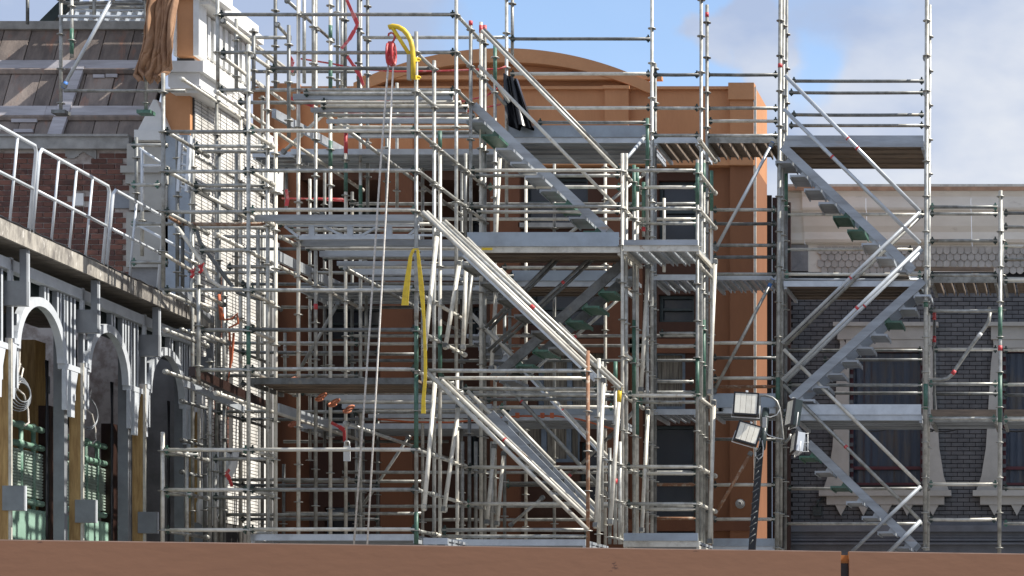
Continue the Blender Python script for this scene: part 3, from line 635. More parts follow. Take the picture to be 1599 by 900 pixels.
# ------------------------------------------------------------------ scaffolds
RZ0, RZD = CZ+1.85, .4975
def standard(par, x, y0, y1, s, m=STEEL, r=.0242, x1=None, bands=(), ros=True):
    a = P(x, y0, s); b = P(x if x1 is None else x1, y1, s); mb = MB(); mb.tube(a, b, r, 0, 12)
    if ros:
        k = math.ceil((b.z-RZ0)/RZD)
        while RZ0+k*RZD < a.z-.03:
            z = RZ0+k*RZD; t = (a.z-z)/(a.z-b.z); c_ = a.lerp(b, t)
            mb.path([c_-Vector((0, 0, .005)), c_+Vector((0, 0, .005))], .058, 1, 10); k += 1
    for (ya, yb, mi) in bands:
        za, zb_ = CZ+(H-ya)/s, CZ+(H-yb)/s
        fa, fb = a.lerp(b, (a.z-za)/(a.z-b.z)), a.lerp(b, (a.z-zb_)/(a.z-b.z)); mb.tube(fa, fb, r+.0025, mi, 12)
    return mb.build('standard', [m, STEEL, GRN, RED, BLU], par)
def ledger(par, x0, x1, y, s, m=STEEL, y1=None, s1=None, name='ledger', r=.0242, ends=True, head=DGRN):
    a = P(x0, y, s); b = P(x1, y if y1 is None else y1, s if s1 is None else s1)
    d = (b-a); ln = d.length; d.normalize(); mb = MB()
    n = max(2, int(ln/.5)); sag = random.uniform(-.004, .006)
    pts = [a+(b-a)*(i/n)+Vector((0, 0, -sag*math.sin(math.pi*i/n)+random.uniform(-.001, .001))) for i in range(n+1)]
    mb.path(pts, r, 0, 12)
    if ends:
        for e, sg in ((a, 1), (b, -1)):
            q = e+d*.035*sg
            mb.beam(q-d*.025, q+d*.025, .04, .06, 1)
            mb.beam(q-Vector((0, 0, .05)), q+Vector((0, 0, .06)), .010, .022, 1, up=(1, 0, 0))
    return mb.build(name, [m, head], par)
def trans(par, X, z, s0, s1, m=STEEL, name='transom', r=.024):
    mb = MB(); a, b = Vector((X, F/s0, CZ+z)), Vector((X, F/s1, CZ+z)); mb.tube(a, b, r, 0, 12)
    d = (b-a).normalized()
    for e, sg in ((a, 1), (b, -1)):
        mb.tube(e+d*.02*sg, e+d*.09*sg, r+.01, 0, 10)
    return mb.build(name, [m], par)
def pole(par, xa, ya, xb, yb, s, s1=None, m=STEEL, r=.0242, name='brace', bands=()):
    mb = MB(); a, b = P(xa, ya, s), P(xb, yb, s1 or s); mb.tube(a, b, r, 0, 12)
    for (t0, t1, mi) in bands: mb.tube(a.lerp(b, t0), a.lerp(b, t1), r+.003, mi, 12)
    # swivel couplers at the ends
    d = (b-a).normalized()
    for e, sg in ((a, 1), (b, -1)): mb.beam(e+d*.01*sg, e+d*.07*sg, .06, .06, 1)
    return mb.build(name, [m, DARKS, RED, BLU, YEL], par)
def bearer(par, x0, x1, y, hpx, s, m=ALU, w=.05, name='bearer'):
    mb = MB(); h = hpx/s; mb.beam(P(x0, y, s), P(x1, y, s), w, h); return mb.build(name, m, par)
def deck(par, x0, x1, yb, s0, s1, along='x', m=DECKM, toe=None, toem=TOE, planks=None, edge=None, gap=.014):
    """yb: image height of the front edge's underside on plane s0."""
    z = CZ+(H-yb)/s0; Y0, Y1 = F/s0, F/s1; X0, X1 = (x0-VX)/s0, (x1-VX)/s0
    mb = MB(); mb.box(X0, X0+.04, Y0, Y1, z-.05, z-.002); mb.box(X1-.04, X1, Y0, Y1, z-.05, z-.002); mb.box(X0, X1, Y0-.025, Y0-.001, z-.02, z+.06, 0)
    dk = mb.build('deck', edge or ALU, par)
    if along == 'x':
        n = planks or max(1, round((Y1-Y0)/.235)); wd = (Y1-Y0)/n
        for i in range(n):
            mb = MB(); ya, yb_ = Y0+i*wd+gap/2, Y0+(i+1)*wd-gap/2; mb.box(X0, X1, ya, yb_, z+.02, z+.052)
            mb.box(X0+.001, X1-.001, ya, ya+.02, z, z+.0195); mb.box(X0+.001, X1-.001, yb_-.02, yb_, z, z+.0195); mb.build('plank', m, dk)
    else:
        n = planks or max(1, round((X1-X0)/.16)); wd = (X1-X0)/n
        for i in range(n):
            mb = MB(); xa, xb = X0+i*wd+.012, X0+(i+1)*wd-.03; mb.box(xa, xb, Y0, Y1, z+.02, z+.05); mb.box(xa, xa+.015, Y0, Y1, z-.02, z+.0195); mb.box(xb-.015, xb, Y0, Y1, z-.02, z+.0195); mb.build('plank', m, dk)
    if toe:
        mb = MB(); mb.box(X0+.01, X1-.01, Y0-.05, Y0-.027, z+.06, z+.06+toe/s0); mb.build('toe_board', toem, dk)
    return dk
def flight(par, a, b, s, depth, n, side, rails=(), m=ALU, sh=.115, treadm=DECKM, tw=.25, tz=0, greens=(), shadow=None, t0=.08, t1=.96):
    A, B = P(*a, s), P(*b, s); mb = MB(); D = Vector((0, depth, 0))
    mb.beam(A, B, .035, sh); mb.beam(A+D, B+D, .035, sh); fl = mb.build('stair_flight', m, par)
    for i in range(n):
        t = t0+(t1-t0)*i/(n-1); c_ = A.lerp(B, t); mb = MB()
        xa, xb = (c_.x-tw, c_.x-.01) if side < 0 else (c_.x+.01, c_.x+tw); z = c_.z-.05+tz
        mb.box(xa, xb, c_.y+.01, c_.y+depth-.01, z-.04, z-.012)
        mb.box(xa-.002, xa+.014, c_.y+.008, c_.y+depth-.008, z-.062, z-.011); mb.box(xb-.014, xb+.002, c_.y+.008, c_.y+depth-.008, z-.062, z-.011)
        for yy in (c_.y+.012, c_.y+depth-.03):
            q0, q1 = (xa+.15, xb) if side < 0 else (xa, xb-.15)
            mb.prism([(q0, yy, z-.012), (q1, yy, z-.012), (q1 if side < 0 else q0+.05, yy, z+.06), (q1-.05 if side < 0 else q0, yy, z+.06)], (0, .012, 0))
        mb.build('tread', GRN if i in greens else treadm, fl)
    for (ra, rb, rs, rm, rr, bands) in rails:
        mb = MB(); a2, b2 = P(*ra, rs), P(*rb, rs); mb.tube(a2, b2, rr, 0, 12)
        for (u0, u1, mi) in bands: mb.tube(a2.lerp(b2, u0), a2.lerp(b2, u1), rr+.003, mi, 12)
        mb.build('handrail', [rm, DARKS, RED, BLU], fl)
    return fl
XL, XM = -10.5, -8.4
sA = 125.0
# --- left scaffold
T1 = thing('scaffold', 'dense galvanised tube scaffold around the white side wall, left of the stair tower', 'scaffold', P(520, H+CZ*120, 120), 'scaffolds on the site')
G_ = 2; R_ = 3
for q in [(255, 115, 450, sA, STEEL), (388, 70, 850, sA, STEEL), (396, 45, 140, 121.4, DARKS), (340, -20, 141, 117.5, STEEL), (369, 30, 140, 113, STEEL), (418, 95, 850, 121.2, STEEL),
          (430, -20, 140, 112, DARKS), (430.5, 205, 850, 120.0, WORN), (451, 40, 215, 119, DARKS), (466, -20, 850, 117.5, WORN), (475, -20, 130, 111, STEEL), (489.5, -20, 140, 115.4, STEEL), (493, -20, 850, 114.9, STEEL),
          (516, -20, 850, 112.8, WORN), (527, -20, 138, 106, DARKS), (534, -20, 138, 105, STEEL), (539, -20, 140, 110.4, DARKS), (540, 138, 850, 110.5, WORN), (560, -20, 140, 109, DARKS), (563, -20, 850, 108.3, STEEL),
          (574, -20, 400, 107, DARKS), (650, 50, 850, sA, STEEL), (447, 260, 325, 104, STEEL), (342, 230, 640, 112, DARKS), (350, 430, 640, 112, STEEL), (369, 240, 455, 113, STEEL), (403, 350, 560, 113, STEEL),
          (310, 430, 600, 127, STEEL), (301, 205, 350, 117, STEEL), (277, 205, 470, 119, DARKS), (285, 330, 460, 118, DARKS), (572, 430, 570, 103, STEEL), (254, 675, 860, sA, WORN), (336, 700, 850, 114, STEEL), (350, 600, 850, 112, DARKS),
          (345, 700, 850, 113, STEEL), (443, 725, 860, 103, DARKS), (557, 650, 860, 103, STEEL), (567, 650, 860, 102, DARKS), (445, 520, 590, 104, STEEL), (213, 215, 330, 111, DARKS), (222, 230, 400, 113, STEEL),
          (320, 640, 850, 112, DARKS), (328, 560, 850, 114, STEEL), (292, 700, 850, 122, STEEL), (604, 140, 420, 106, DARKS), (590, 600, 850, 101, DARKS), (620, 130, 330, 104, STEEL), (507, 270, 700, 101, DARKS), (484, 280, 720, 102, STEEL), (550, 300, 690, 102, DARKS)]:
    x, y0, y1, s, m = q
    bands = []
    if x == 516: bands = [(40, 60, G_), (95, 140, G_), (220, 260, G_)]
    if x == 540: bands = [(205, 240, R_), (255, 300, G_)]
    if x == 563: bands = [(290, 325, G_)]
    if x == 388: bands = [(510, 570, G_)]
    if x == 493: bands = [(475, 484, R_)]
    if x == 650: bands = [(510, 580, G_), (585, 700, G_), (800, 850, G_), (470, 500, 1)]
    standard(T1, x, y0, y1, s, m, bands=bands, ros=s > 100)
for q in [(342, 711, 23, 117.5), (345, 711, 82, 117.5), (342, 711, 141, 117.5), (423, 681, 107, 121.6), (370, 451, 59, 113), (567, 790, 59, 108), (400, 560, 112, 110), (257, 388, 206, sA), (390, 650, 204, sA), (257, 388, 268.5, sA), (390, 650, 266.5, sA),
          (257, 388, 331, sA), (390, 650, 328, sA), (257, 388, 453, sA), (390, 650, 453, sA), (312, 388, 516, sA), (390, 650, 515, sA), (307, 388, 578, sA), (390, 650, 577, sA), (256, 388, 703, sA), (390, 650, 702.5, sA),
          (256, 388, 765, sA), (390, 650, 765, sA), (258, 388, 828, sA), (390, 650, 827, sA), (303, 418, 228.5, 121), (305, 420, 237, 120), (302, 415, 290, 121), (302, 420, 297, 120), (205, 262, 227, 118), (205, 250, 289, 118), (205, 285, 350, 118),
          (278, 430, 350, 121), (300, 432, 356, 119), (443, 650, 537, 104), (443, 650, 553, 100), (443, 660, 752, 103), (445, 660, 802, 103), (258, 310, 710, 122), (333, 432, 717, 120), (258, 300, 772, 122), (333, 432, 777, 120),
          (372, 510, 160, 118.5), (355, 420, 417, 120), (312, 390, 391, 122), (205, 262, 410, 119), (443, 700, 690, 100), (440, 660, 480, 101)]:
    x0, x1, y, s = q
    m = WORN if y in (702.5, 703, 828, 827, 765, 204, 328, 537) and random.random() < .75 else (DARKS if y in (107, 553, 480, 690, 515, 112) else (RUST if y in (350,) and x0 == 278 else STEEL))
    ledger(T1, x0, x1, y, s, m, ends=s > 116, head=DGRN if random.random() < .8 else GRN)
# transoms in depth on the two lines of standards
for z in (7.82, 7.35, 6.85, 6.36, 5.84, 4.83, 4.36, 3.84, 2.86, 2.36, 1.85):
    if z < 7: trans(T1, XL, z, 125, 121.2, WORN)
    trans(T1, XM, z, 125, 121.7); 
    if z not in (7.82, 7.35, 5.84, 3.84): trans(T1, XM, z, 121.7, 115.8, WORN if z < 5 else STEEL)
    if z < 7: trans(T1, -11.55, z, 125, 119)
for z in (8.82, 8.32, 7.82): trans(T1, XM, z, 117.5, 113)
for z in (8.82, 8.32): trans(T1, -11.6, z, 117.5, 107, WORN)
for (xa, ya, xb, yb, s0, s1, m) in ((347, 32, 445, 112, 117.5, 108, WORN), (347, 88, 413, 140, 117.5, 111, WORN), (447, 0, 520, 65, 114, 107, STEEL), (432, 38, 452, 60, 119, 116, STEEL), (470, 153, 543, 204, 117.5, 110.5, WORN), (393, 87, 423, 108, 124, 121, WORN),
                                   (300, 293, 417, 357, 119, 112, WORN), (437, 370, 463, 383, 120, 117.5, WORN), (250, 393, 300, 424, 124, 119, WORN), (313, 457, 350, 477, 121, 118, WORN), (315, 520, 357, 537, 121, 118, WORN), (257, 335, 283, 350, 124, 121, RUST), (433, 605, 463, 617, 120, 117.5, WORN)):
    pole(T1, xa, ya, xb, yb, s0, s1, m, name='transom')
for (pts, m, r) in (([(273, 350, 119), (295, 380, 119), (313, 407, 119), (327, 437, 119), (345, 449, 119), (385, 453, 119)], WORN, .026), ([(305, 350, 118), (312, 378, 118), (330, 403, 118), (355, 438, 118), (372, 458, 118), (395, 465, 118), (423, 470, 118), (440, 485, 118)], DARKS, .026)):
    mb = MB(); mb.path([P(*q) for q in pts], r, 0, 10); mb.build('bent_pipe', m, T1)
for (xa, ya, xb, yb, s0, s1, w_, h_, m) in ((427, 177, 537, 237, 113, 104, .05, .12, DECKM), (433, 400, 533, 450, 113, 104, .05, .14, ALU), (300, 580, 413, 633, 124, 113, .08, .12, DBROWN), (433, 637, 513, 663, 115, 108, .06, .12, ALU), (280, 452, 330, 500, 121, 116, .06, .08, GPLATE), (290, 600, 380, 640, 122, 116, .05, .08, DECKM)):
    mb = MB(); mb.beam(P(xa, ya, s0), P(xb, yb, s1), w_, h_); mb.build('support_beam', m, T1)
XI = -12.55                                              # inner row close to the white wall
for s in (111.5, 108.5, 105.5, 102.8): standard(T1, XI*s+VX, 150 if s < 110 else 215, 860, s, STEEL if s != 105.5 else WORN)
for z in (8.3, 7.35, 6.85, 5.84, 5.3, 4.83, 3.84, 3.3, 2.86, 1.85): trans(T1, XI, z, 113, 102, [STEEL, WORN, DARKS][int(z*7) % 3])
for z in (6.36, 5.84, 4.83, 4.36, 3.84, 2.86, 2.36): ledger(T1, XI*108.5+VX, XL*108.5+VX, H-z*108.5, 108.5, STEEL); ledger(T1, XI*105.5+VX, XL*105.5+VX, H-z*105.5, 105.5, DARKS)
for (X_, s) in ((-10.0, 104), (-9.6, 102), (-9.1, 104), (-8.7, 101), (-8.1, 103), (-7.4, 102), (-6.7, 103), (-6.0, 101)):
    standard(T1, X_*s+VX, 255, 860, s, random.choice([STEEL, STEEL, WORN, DARKS]))
for z, s in ((6.9, 104), (6.4, 103), (4.8, 103.5), (4.3, 104), (3.1, 104), (2.6, 103.5), (7.2, 103), (5.2, 103)): ledger(T1, -11.2*s+VX, -5.9*s+VX, H-z*s, s, random.choice([STEEL, WORN, STEEL, DARKS]))
for z in (5.3, 3.3, 7.1): trans(T1, -9.6, z, 121, 102, STEEL); trans(T1, -11.0, z+.3, 124, 103, WORN)
for (xa, ya, xb, yb, s_) in ((455, 600, 530, 470, 106), (600, 440, 500, 330, 104), (560, 800, 640, 680, 103), (440, 240, 520, 165, 109)): pole(T1, xa, ya, xb, yb, s_)
# rows of bearers under the platforms, one behind the other
def rows(level, ys, X0=XL, X1=XM):
    for (y, h, m) in ys:
        s = (H-y)/level; x0, x1 = X0*s+VX, X1*s+VX
        if h == 0: ledger(T1, x0-6, x1+4, y, s, m, ends=True, head=DGRN)
        else: bearer(T1, x0, x1, y, h, s, m)
rows(7.68, [(152, 9, DECKM), (160, 0, WORN), (172, 7, DECKM), (180, 0, STEEL), (190, 6, DECKM), (199, 0, WORN), (212, 7, ALU)])
rows(5.8, [(341, 10, DECKM), (380, 10, DECKM), (388, 0, WORN), (397, 9, DECKM), (403, 0, STEEL), (412, 7, DECKM), (417, 0, WORN), (425, 9, ALU), (436, 5, DECKM), (443, 0, STEEL)])
rows(5.86, [(350, 0, WORN), (360, 0, STEEL), (368, 3, ALU), (392, 0, WORN), (421, 0, WORN), (431, 0, STEEL)], X0=XL+.1)
rows(7.72, [(146, 0, STEEL), (166, 0, WORN), (186, 0, WORN), (206, 0, STEEL)], X0=XL+.2)
rows(3.9, [(598, 0, STEEL), (609, 0, WORN), (639, 0, WORN), (647, 0, STEEL)], X0=XL+.1)
rows(3.83, [(606, 4, WORN), (613, 0, STEEL), (621, 8, ALU), (628, 0, WORN), (635, 7, DECKM), (643, 0, STEEL), (650, 6, ALU), (657, 4, WORN)])
# lattice beam
mb = MB(); s = 123
mb.tube(P(430, 347, s), P(655, 346, s), .024); mb.tube(P(445, 353, s), P(655, 353, s), .016)
mb.beam(P(468, 372, s), P(655, 371, s), .05, .05)
for x in (487, 547, 608): mb.beam(P(x, 354, s), P(x, 371, s), .03, .07, 0, up=(1, 0, 0))
for xa, xb in ((445, 466), (506, 538), (590, 562), (655, 636)): mb.beam(P(xa, 354, s), P(xb, 370, s), .03, .03)
mb.build('lattice_beam', ALU, T1)
deck(T1, 392, 650, 598, sA-1.6, 119, m=DWOOD, toe=0, edge=DARKS); deck(T1, 392, 650, 842, sA-.5, 119, m=DECKM); deck(T1, 395, 790, 244, 106.5, 103.5, m=DECKM)
deck(T1, 470, 800, 452, 105, 101, m=DECKM); deck(T1, 455, 810, 240, 109, 107, m=DECKM); deck(T1, 470, 790, 668, 102.5, 99, m=DECKM)
# silver ladder frame beside the white wall
lf = thing('ladder_frame', 'short shiny aluminium ladder section stood among the tubes by the white wall', 'ladder', P(290, 296, 119))
for (xa, xb) in ((283, 279), (297, 292)):
    mb = MB(); mb.beam(P(xa, 213, 119), P(xb, 300, 119), .035, .07, 0, up=(0, 1, 0)); mb.build('stile', LIGHTST, lf)
for i in range(5): mb = MB(); mb.tube(P(283-i*.8, 222+i*17, 119), P(297-i*.9, 226+i*17, 119), .018); mb.build('rung', LIGHTST, lf)
tri = MB()
for a, b in (((218, 232), (252, 255)), ((222, 234), (222, 330)), ((222, 259), (252, 259)), ((218, 353), (300, 398)), ((205, 353), (250, 353))): tri.tube(P(*a, 116), P(*b, 116), .02)
tri.build('corner_frame', LIGHTST, T1)
# --- central stair tower
T2 = thing('stair_tower', 'central galvanised scaffold stair tower with zigzag flights before the terracotta building', 'stair tower', P(850, H+CZ*118, 118), 'scaffold stair towers')
for q in [(712.5, -20, 580, 117.5, STEEL), (727, 240, 370, 115.8, STEEL), (735, 33, 540, 114.9, STEEL), (751, 35, 850, 113, WORN), (757, 40, 850, 112.4, STEEL), (678, 95, 850, 121.7, STEEL), (687, 205, 850, 120.6, WORN), (773, 70, 850, 110, STEEL),
          (714, 580, 850, 117.4, WORN), (722, 690, 850, 116.4, STEEL), (733, 640, 850, 114.5, DARKS), (743, 690, 850, 113.9, STEEL), (791, -20, 340, 108.2, STEEL), (800, -20, 100, 107.4, STEEL), (788, 430, 850, 108, DARKS), (796, 430, 600, 106, DARKS), (768, 690, 850, 110.5, STEEL),
          (972, 240, 850, 115.9, WORN), (978, 240, 850, 114.6, STEEL), (990, 258, 850, 113.5, STEEL), (995, 262, 850, 112.6, WORN), (1005, 285, 370, 112, STEEL), (1011, 185, 410, 110.5, STEEL), (1018, -20, 850, 109, STEEL), (1023, 100, 850, 108, DARKS), (1011, 410, 850, 110.5, STEEL),
          (1089, 250, 850, 115.5, STEEL), (1095, -20, 850, 113.8, STEEL), (1099, 250, 850, 112.5, STEEL), (1104, 8, 850, 110, STEEL), (1111, 267, 850, 111, WORN), (1037, 310, 425, 104, WORN),
          (935, 560, 850, 122, WORN), (940, 565, 830, 121, STEEL), (961, 580, 850, 118.5, STEEL), (968, 690, 850, 117.5, STEEL), (952, 700, 850, 119.5, DARKS)]:
    x, y0, y1, s, m = q; bands = []
    if x == 735: bands = [(33, 40, R_)]
    if x in (751, 757): bands = [(40, 52, R_)]
    if x == 687: bands = [(205, 235, G_), (510, 590, G_), (232, 236, R_)]
    if x == 773: bands = [(70, 130, G_)]
    if x == 990: bands = [(258, 330, G_), (500, 620, G_)]
    if x == 995: bands = [(262, 300, G_), (620, 680, G_)]
    if x == 1005: bands = [(285, 340, G_), (355, 362, R_)]
    if x == 1011 and y0 == 185: bands = [(185, 260, G_)]
    if x == 1089: bands = [(255, 320, G_), (560, 620, G_)]
    if x == 1099: bands = [(255, 300, G_), (500, 620, G_)]
    if x == 1111: bands = [(267, 330, G_)]
    if x == 1104: bands = [(20, 27, R_)]
    if x == 961: bands = [(565, 600, G_), (748, 756, R_)]
    standard(T2, x, y0, y1, s, m, bands=bands)
standard(T2, 918, 548, 858, 124.8, RUST)
for q in [(735, 970, 266.5, 115.7, WORN), (742, 968, 274.5, 114.2, STEEL), (762, 970, 292.5, 112.5, WORN), (733, 970, 323, 115.7, STEEL), (745, 968, 331, 114.2, WORN), (760, 970, 396, 113, WORN), (765, 972, 403, 112, WORN), (785, 962, 418, 110, WORN),
          (662, 915, 579, 125, STEEL), (687, 917, 591, 122.5, WORN), (723, 935, 607, 118, STEEL), (733, 960, 617.5, 116, STEEL), (780, 958, 636, 112, WORN), (760, 960, 624, 114, DARKS), (730, 972, 730, 115.7, WORN), (727, 972, 787, 115.7, WORN), (790, 975, 755, 105, STEEL), (790, 975, 758, 103, DARKS),
          (980, 1090, 266.5, 115, STEEL), (1003, 1090, 293, 112, WORN), (982, 1088, 326, 115, STEEL), (1001, 1090, 349.5, 112, STEEL), (980, 1090, 618, 115.5, WORN), (997, 1092, 628, 112.5, STEEL), (978, 1090, 729, 115.5, WORN), (997, 1090, 740, 112.5, WORN), (978, 1090, 787, 115.5, STEEL), (996, 1090, 795.5, 112.5, WORN),
          (1018, 1090, 541, 107, WORN), (1018, 1083, 596, 105, STEEL), (1018, 1090, 757, 104, RUST), (1018, 1090, 810, 103, RUST), (690, 920, 828, 124, STEEL), (690, 920, 838, 121, STEEL), (655, 1090, 540, 101, STEEL), (655, 970, 812, 101, STEEL)]:
    x0, x1, y, s, m = q; ledger(T2, x0, x1, y, s, m, head=GRN if random.random() < .2 else DGRN)
for X_, s0, s1, zs in ((-6.29, 115.7, 110.5, (6.85, 6.36, 4.4, 3.82, 2.86, 2.36)), (-5.27, 115.5, 110.5, (7.3, 6.85, 6.36, 5.6, 3.80, 2.86, 2.36)), (XM, 115.8, 112.4, (6.85, 6.36))):
    for z in zs: trans(T2, X_, z, s0, s1, WORN)
# leaning white poles
for (xa, ya, xb, yb, s0, s1, m) in ((683, 363, 663, 547, 122, 125.5, WORN), (718, 408, 695, 545, 119, 121, WORN), (728, 410, 723, 547, 117, 118, WORN), (740, 400, 722, 547, 116, 117, STEEL), (775, 450, 767, 580, 112, 113, WORN), (680, 590, 662, 797, 123, 125.6, WORN), (717, 630, 693, 800, 119, 121, WORN),
                                  (772, 693, 760, 820, 113, 114, WORN), (787, 705, 776, 822, 111, 112, WORN), (943, 590, 930, 825, 123, 124.5, WORN), (968, 603, 953, 820, 119, 121, WORN), (1012, 413, 1001, 613, 113, 114, WORN), (1012, 640, 1002, 832, 112, 113, WORN),
                                  (1117, 405, 1108, 617, 114, 115.5, WORN), (1115, 625, 1108, 850, 114, 115, WORN), (781, 240, 770, 450, 110.5, 111.5, WORN), (1131, 640, 1120, 640, 110, 110, STEEL)):
    pole(T2, xa, ya, xb, yb, s0, s1, m, name='raking_prop', r=.028, bands=((.0, .12, 4),) if xa == 968 else (((.0, .35, 3),) if False else ()))
pole(T2, 1008, 213, 975, 252, 109, 112, ALU); pole(T2, 1008, 270, 845, 400, 106, 108, STEEL); pole(T2, 972, 462, 890, 533, 106, 106, STEEL, bands=((.88, .92, 2),)); pole(T2, 870, 545, 800, 612, 105, 105, STEEL)
pole(T2, 995, 640, 880, 752, 105, 105, STEEL, bands=((.9, .94, 2),)); pole(T2, 850, 775, 795, 822, 105, 105, STEEL); pole(T2, 1015, 615, 950, 685, 106, 106, STEEL)
# flights
flight(T2, (740, 165), (948, 361), 114.6, .62, 9, -1, rails=[((752, 48), (965, 266), 114.8, WORN, .024, ()), ((756, 46), (968, 262), 114, STEEL, .022, ()), ((748, 103), (966, 326), 114.8, WORN, .024, ()), ((766, 118), (795, 160), 110, STEEL, .022, ()), ((756, 127), (790, 165), 110, STEEL, .022, ())], m=DECKM, greens=(1, 6, 8))
flight(T2, (975, 410), (770, 592), 113.2, .6, 8, 1, rails=[((877, 393), (758, 512), 113.4, DARKS, .022, ()), ((884, 393), (763, 516), 112.8, DARKS, .022, ()), ((932, 393), (762, 548), 113.4, DARKS, .022, ((.3, .32, 2),)), ((940, 393), (768, 552), 112.8, DARKS, .022, ())], m=DARKS, sh=.13, treadm=DECKM, greens=(1, 2, 3, 5, 6))  # dark rails and stringers: this flight's shade put into the colour
f3 = flight(T2, (725, 398), (930, 594), 121.5, .55, 6, -1, rails=[((660, 331), (915, 575), 125, WORN, .027, ()), ((666, 331), (921, 575), 124, WORN, .026, ()), ((690, 348), (968, 607), 122, STEEL, .025, ((.5, .52, 2),)), ((695, 345), (972, 603), 121.4, WORN, .02, ()), ((729, 372), (812, 455), 120, WORN, .024, ()), ((783, 422), (868, 508), 117, WORN, .022, ()), ((876, 517), (905, 547), 117, WORN, .022, ())], m=ALU, sh=.06, t0=.1, t1=.75, tw=.19, tz=.09, treadm=DARKS)
flight(T2, (740, 497), (950, 722), 112.5, .5, 6, -1, rails=[((735, 490), (815, 570), 112.8, WORN, .03, ()), ((833, 595), (960, 725), 112, WORN, .028, ((.35, .36, 2),)), ((790, 600), (950, 775), 114, STEEL, .028, ((.15, .16, 2),)), ((872, 505), (972, 608), 118, STEEL, .022, ())], m=ALU, sh=.03, t1=.3)
flight(T2, (766, 646), (915, 800), 120, .5, 7, -1, rails=[((668, 582), (918, 828), 125, WORN, .027, ()), ((690, 594), (920, 812), 123, WORN, .026, ((.42, .43, 2),)), ((695, 592), (924, 810), 122.3, WORN, .02, ()), ((730, 611), (935, 812), 119.8, WORN, .026, ()), ((784, 641), (866, 725), 117, WORN, .025, ()), ((874, 735), (935, 795), 117, WORN, .025, ())], m=DECKM, sh=.11, t1=.8, tw=.19, tz=.06, treadm=DARKS)
deck(T2, 730, 969, 393, 115.7, 112.6, m=DWOOD, toe=22, edge=WORN); deck(T2, 974, 1092, 391, 116.2, 112.2, along='y', m=ALU, toe=8, toem=DECKM, edge=WORN)
deck(T2, 690, 915, 850, 122.5, 117, m=DECKM, edge=ALU); deck(T2, 974, 1092, 852, 116, 112, m=DECKM, toe=12, edge=WORN); deck(T2, 662, 700, 848, 126, 121, m=DECKM)
deck(T2, 800, 972, 446, 106.5, 103.5, m=DWOOD, toe=16); deck(T2, 755, 960, 655, 107, 103, m=DECKM, toe=14)
mb = MB(); mb.box(*[(v-VX)/116.2 for v in (752, 769)], F/116.2, F/116.2+.002, CZ+(H-391)/116.2, CZ+(H-387)/116.2); mb.build('yellow_sticker', YEL, T2)
# --- rear scaffold between the towers
T3 = thing('scaffold', 'upper rear scaffold bays with a long grey platform between the two stair towers', 'scaffold', P(1100, H+CZ*108, 108), 'scaffolds on the site')
for q in [(797, 1016, 61, 108, DARKS), (797, 1016, 115.5, 108, WORN), (792, 1016, 168.5, 108, WORN), (840, 1010, 191.5, 106, DARKS), (1020, 1092, 117, 109.6, DARKS), (1020, 1092, 169, 109.6, STEEL), (1102, 1215, 117, 109.8, DARKS), (1102, 1215, 169.5, 109.8, STEEL), (1106, 1215, 189.5, 108, WORN),
          (1020, 1092, 212, 110, STEEL), (1102, 1215, 212, 110, STEEL), (1113, 1212, 328, 110, STEEL), (1113, 1212, 349.5, 106, DARKS), (1113, 1212, 383.5, 110, STEEL), (1113, 1212, 402, 106, DARKS), (1105, 1212, 428.5, 110, STEEL), (1105, 1212, 536, 110, WORN), (1113, 1212, 559, 104, DARKS), (1113, 1212, 591, 110, WORN), (1113, 1212, 604, 104, RUST),
          (1113, 1212, 757.5, 110, WORN), (1113, 1212, 811, 108, WORN), (1110, 1212, 686, 104, DARKS), (1030, 1090, 521, 110, STEEL)]:
    x0, x1, y, s, m = q; ledger(T3, x0, x1, y, s, m)
deck(T3, 790, 1012, 222, 108, 103.6, m=DECKM, toe=18); deck(T3, 1022, 1090, 222, 109, 105, along='y', m=DWOOD); deck(T3, 1102, 1214, 222, 109.4, 106, along='y', m=DWOOD, edge=STEEL)
deck(T3, 1020, 1088, 436, 108, 104.5, m=DECKM, along='y'); deck(T3, 1110, 1214, 436, 109, 105.5, along='y', m=ALU); deck(T3, 1110, 1214, 644, 110, 106.5, m=DECKM, toe=22); deck(T3, 1020, 1088, 646, 108, 104.5, along='y', m=DECKM); deck(T3, 1112, 1214, 860, 109, 106, m=ALU, toe=12)
pole(T3, 1207, 222, 1116, 392, 110.3, m=ALU, bands=((0, .05, 3),)); pole(T3, 1207, 436, 1113, 615, 110.3, m=STEEL, bands=((0, .07, 3),)); pole(T3, 1174, 705, 1112, 812, 110.3, m=RUST)
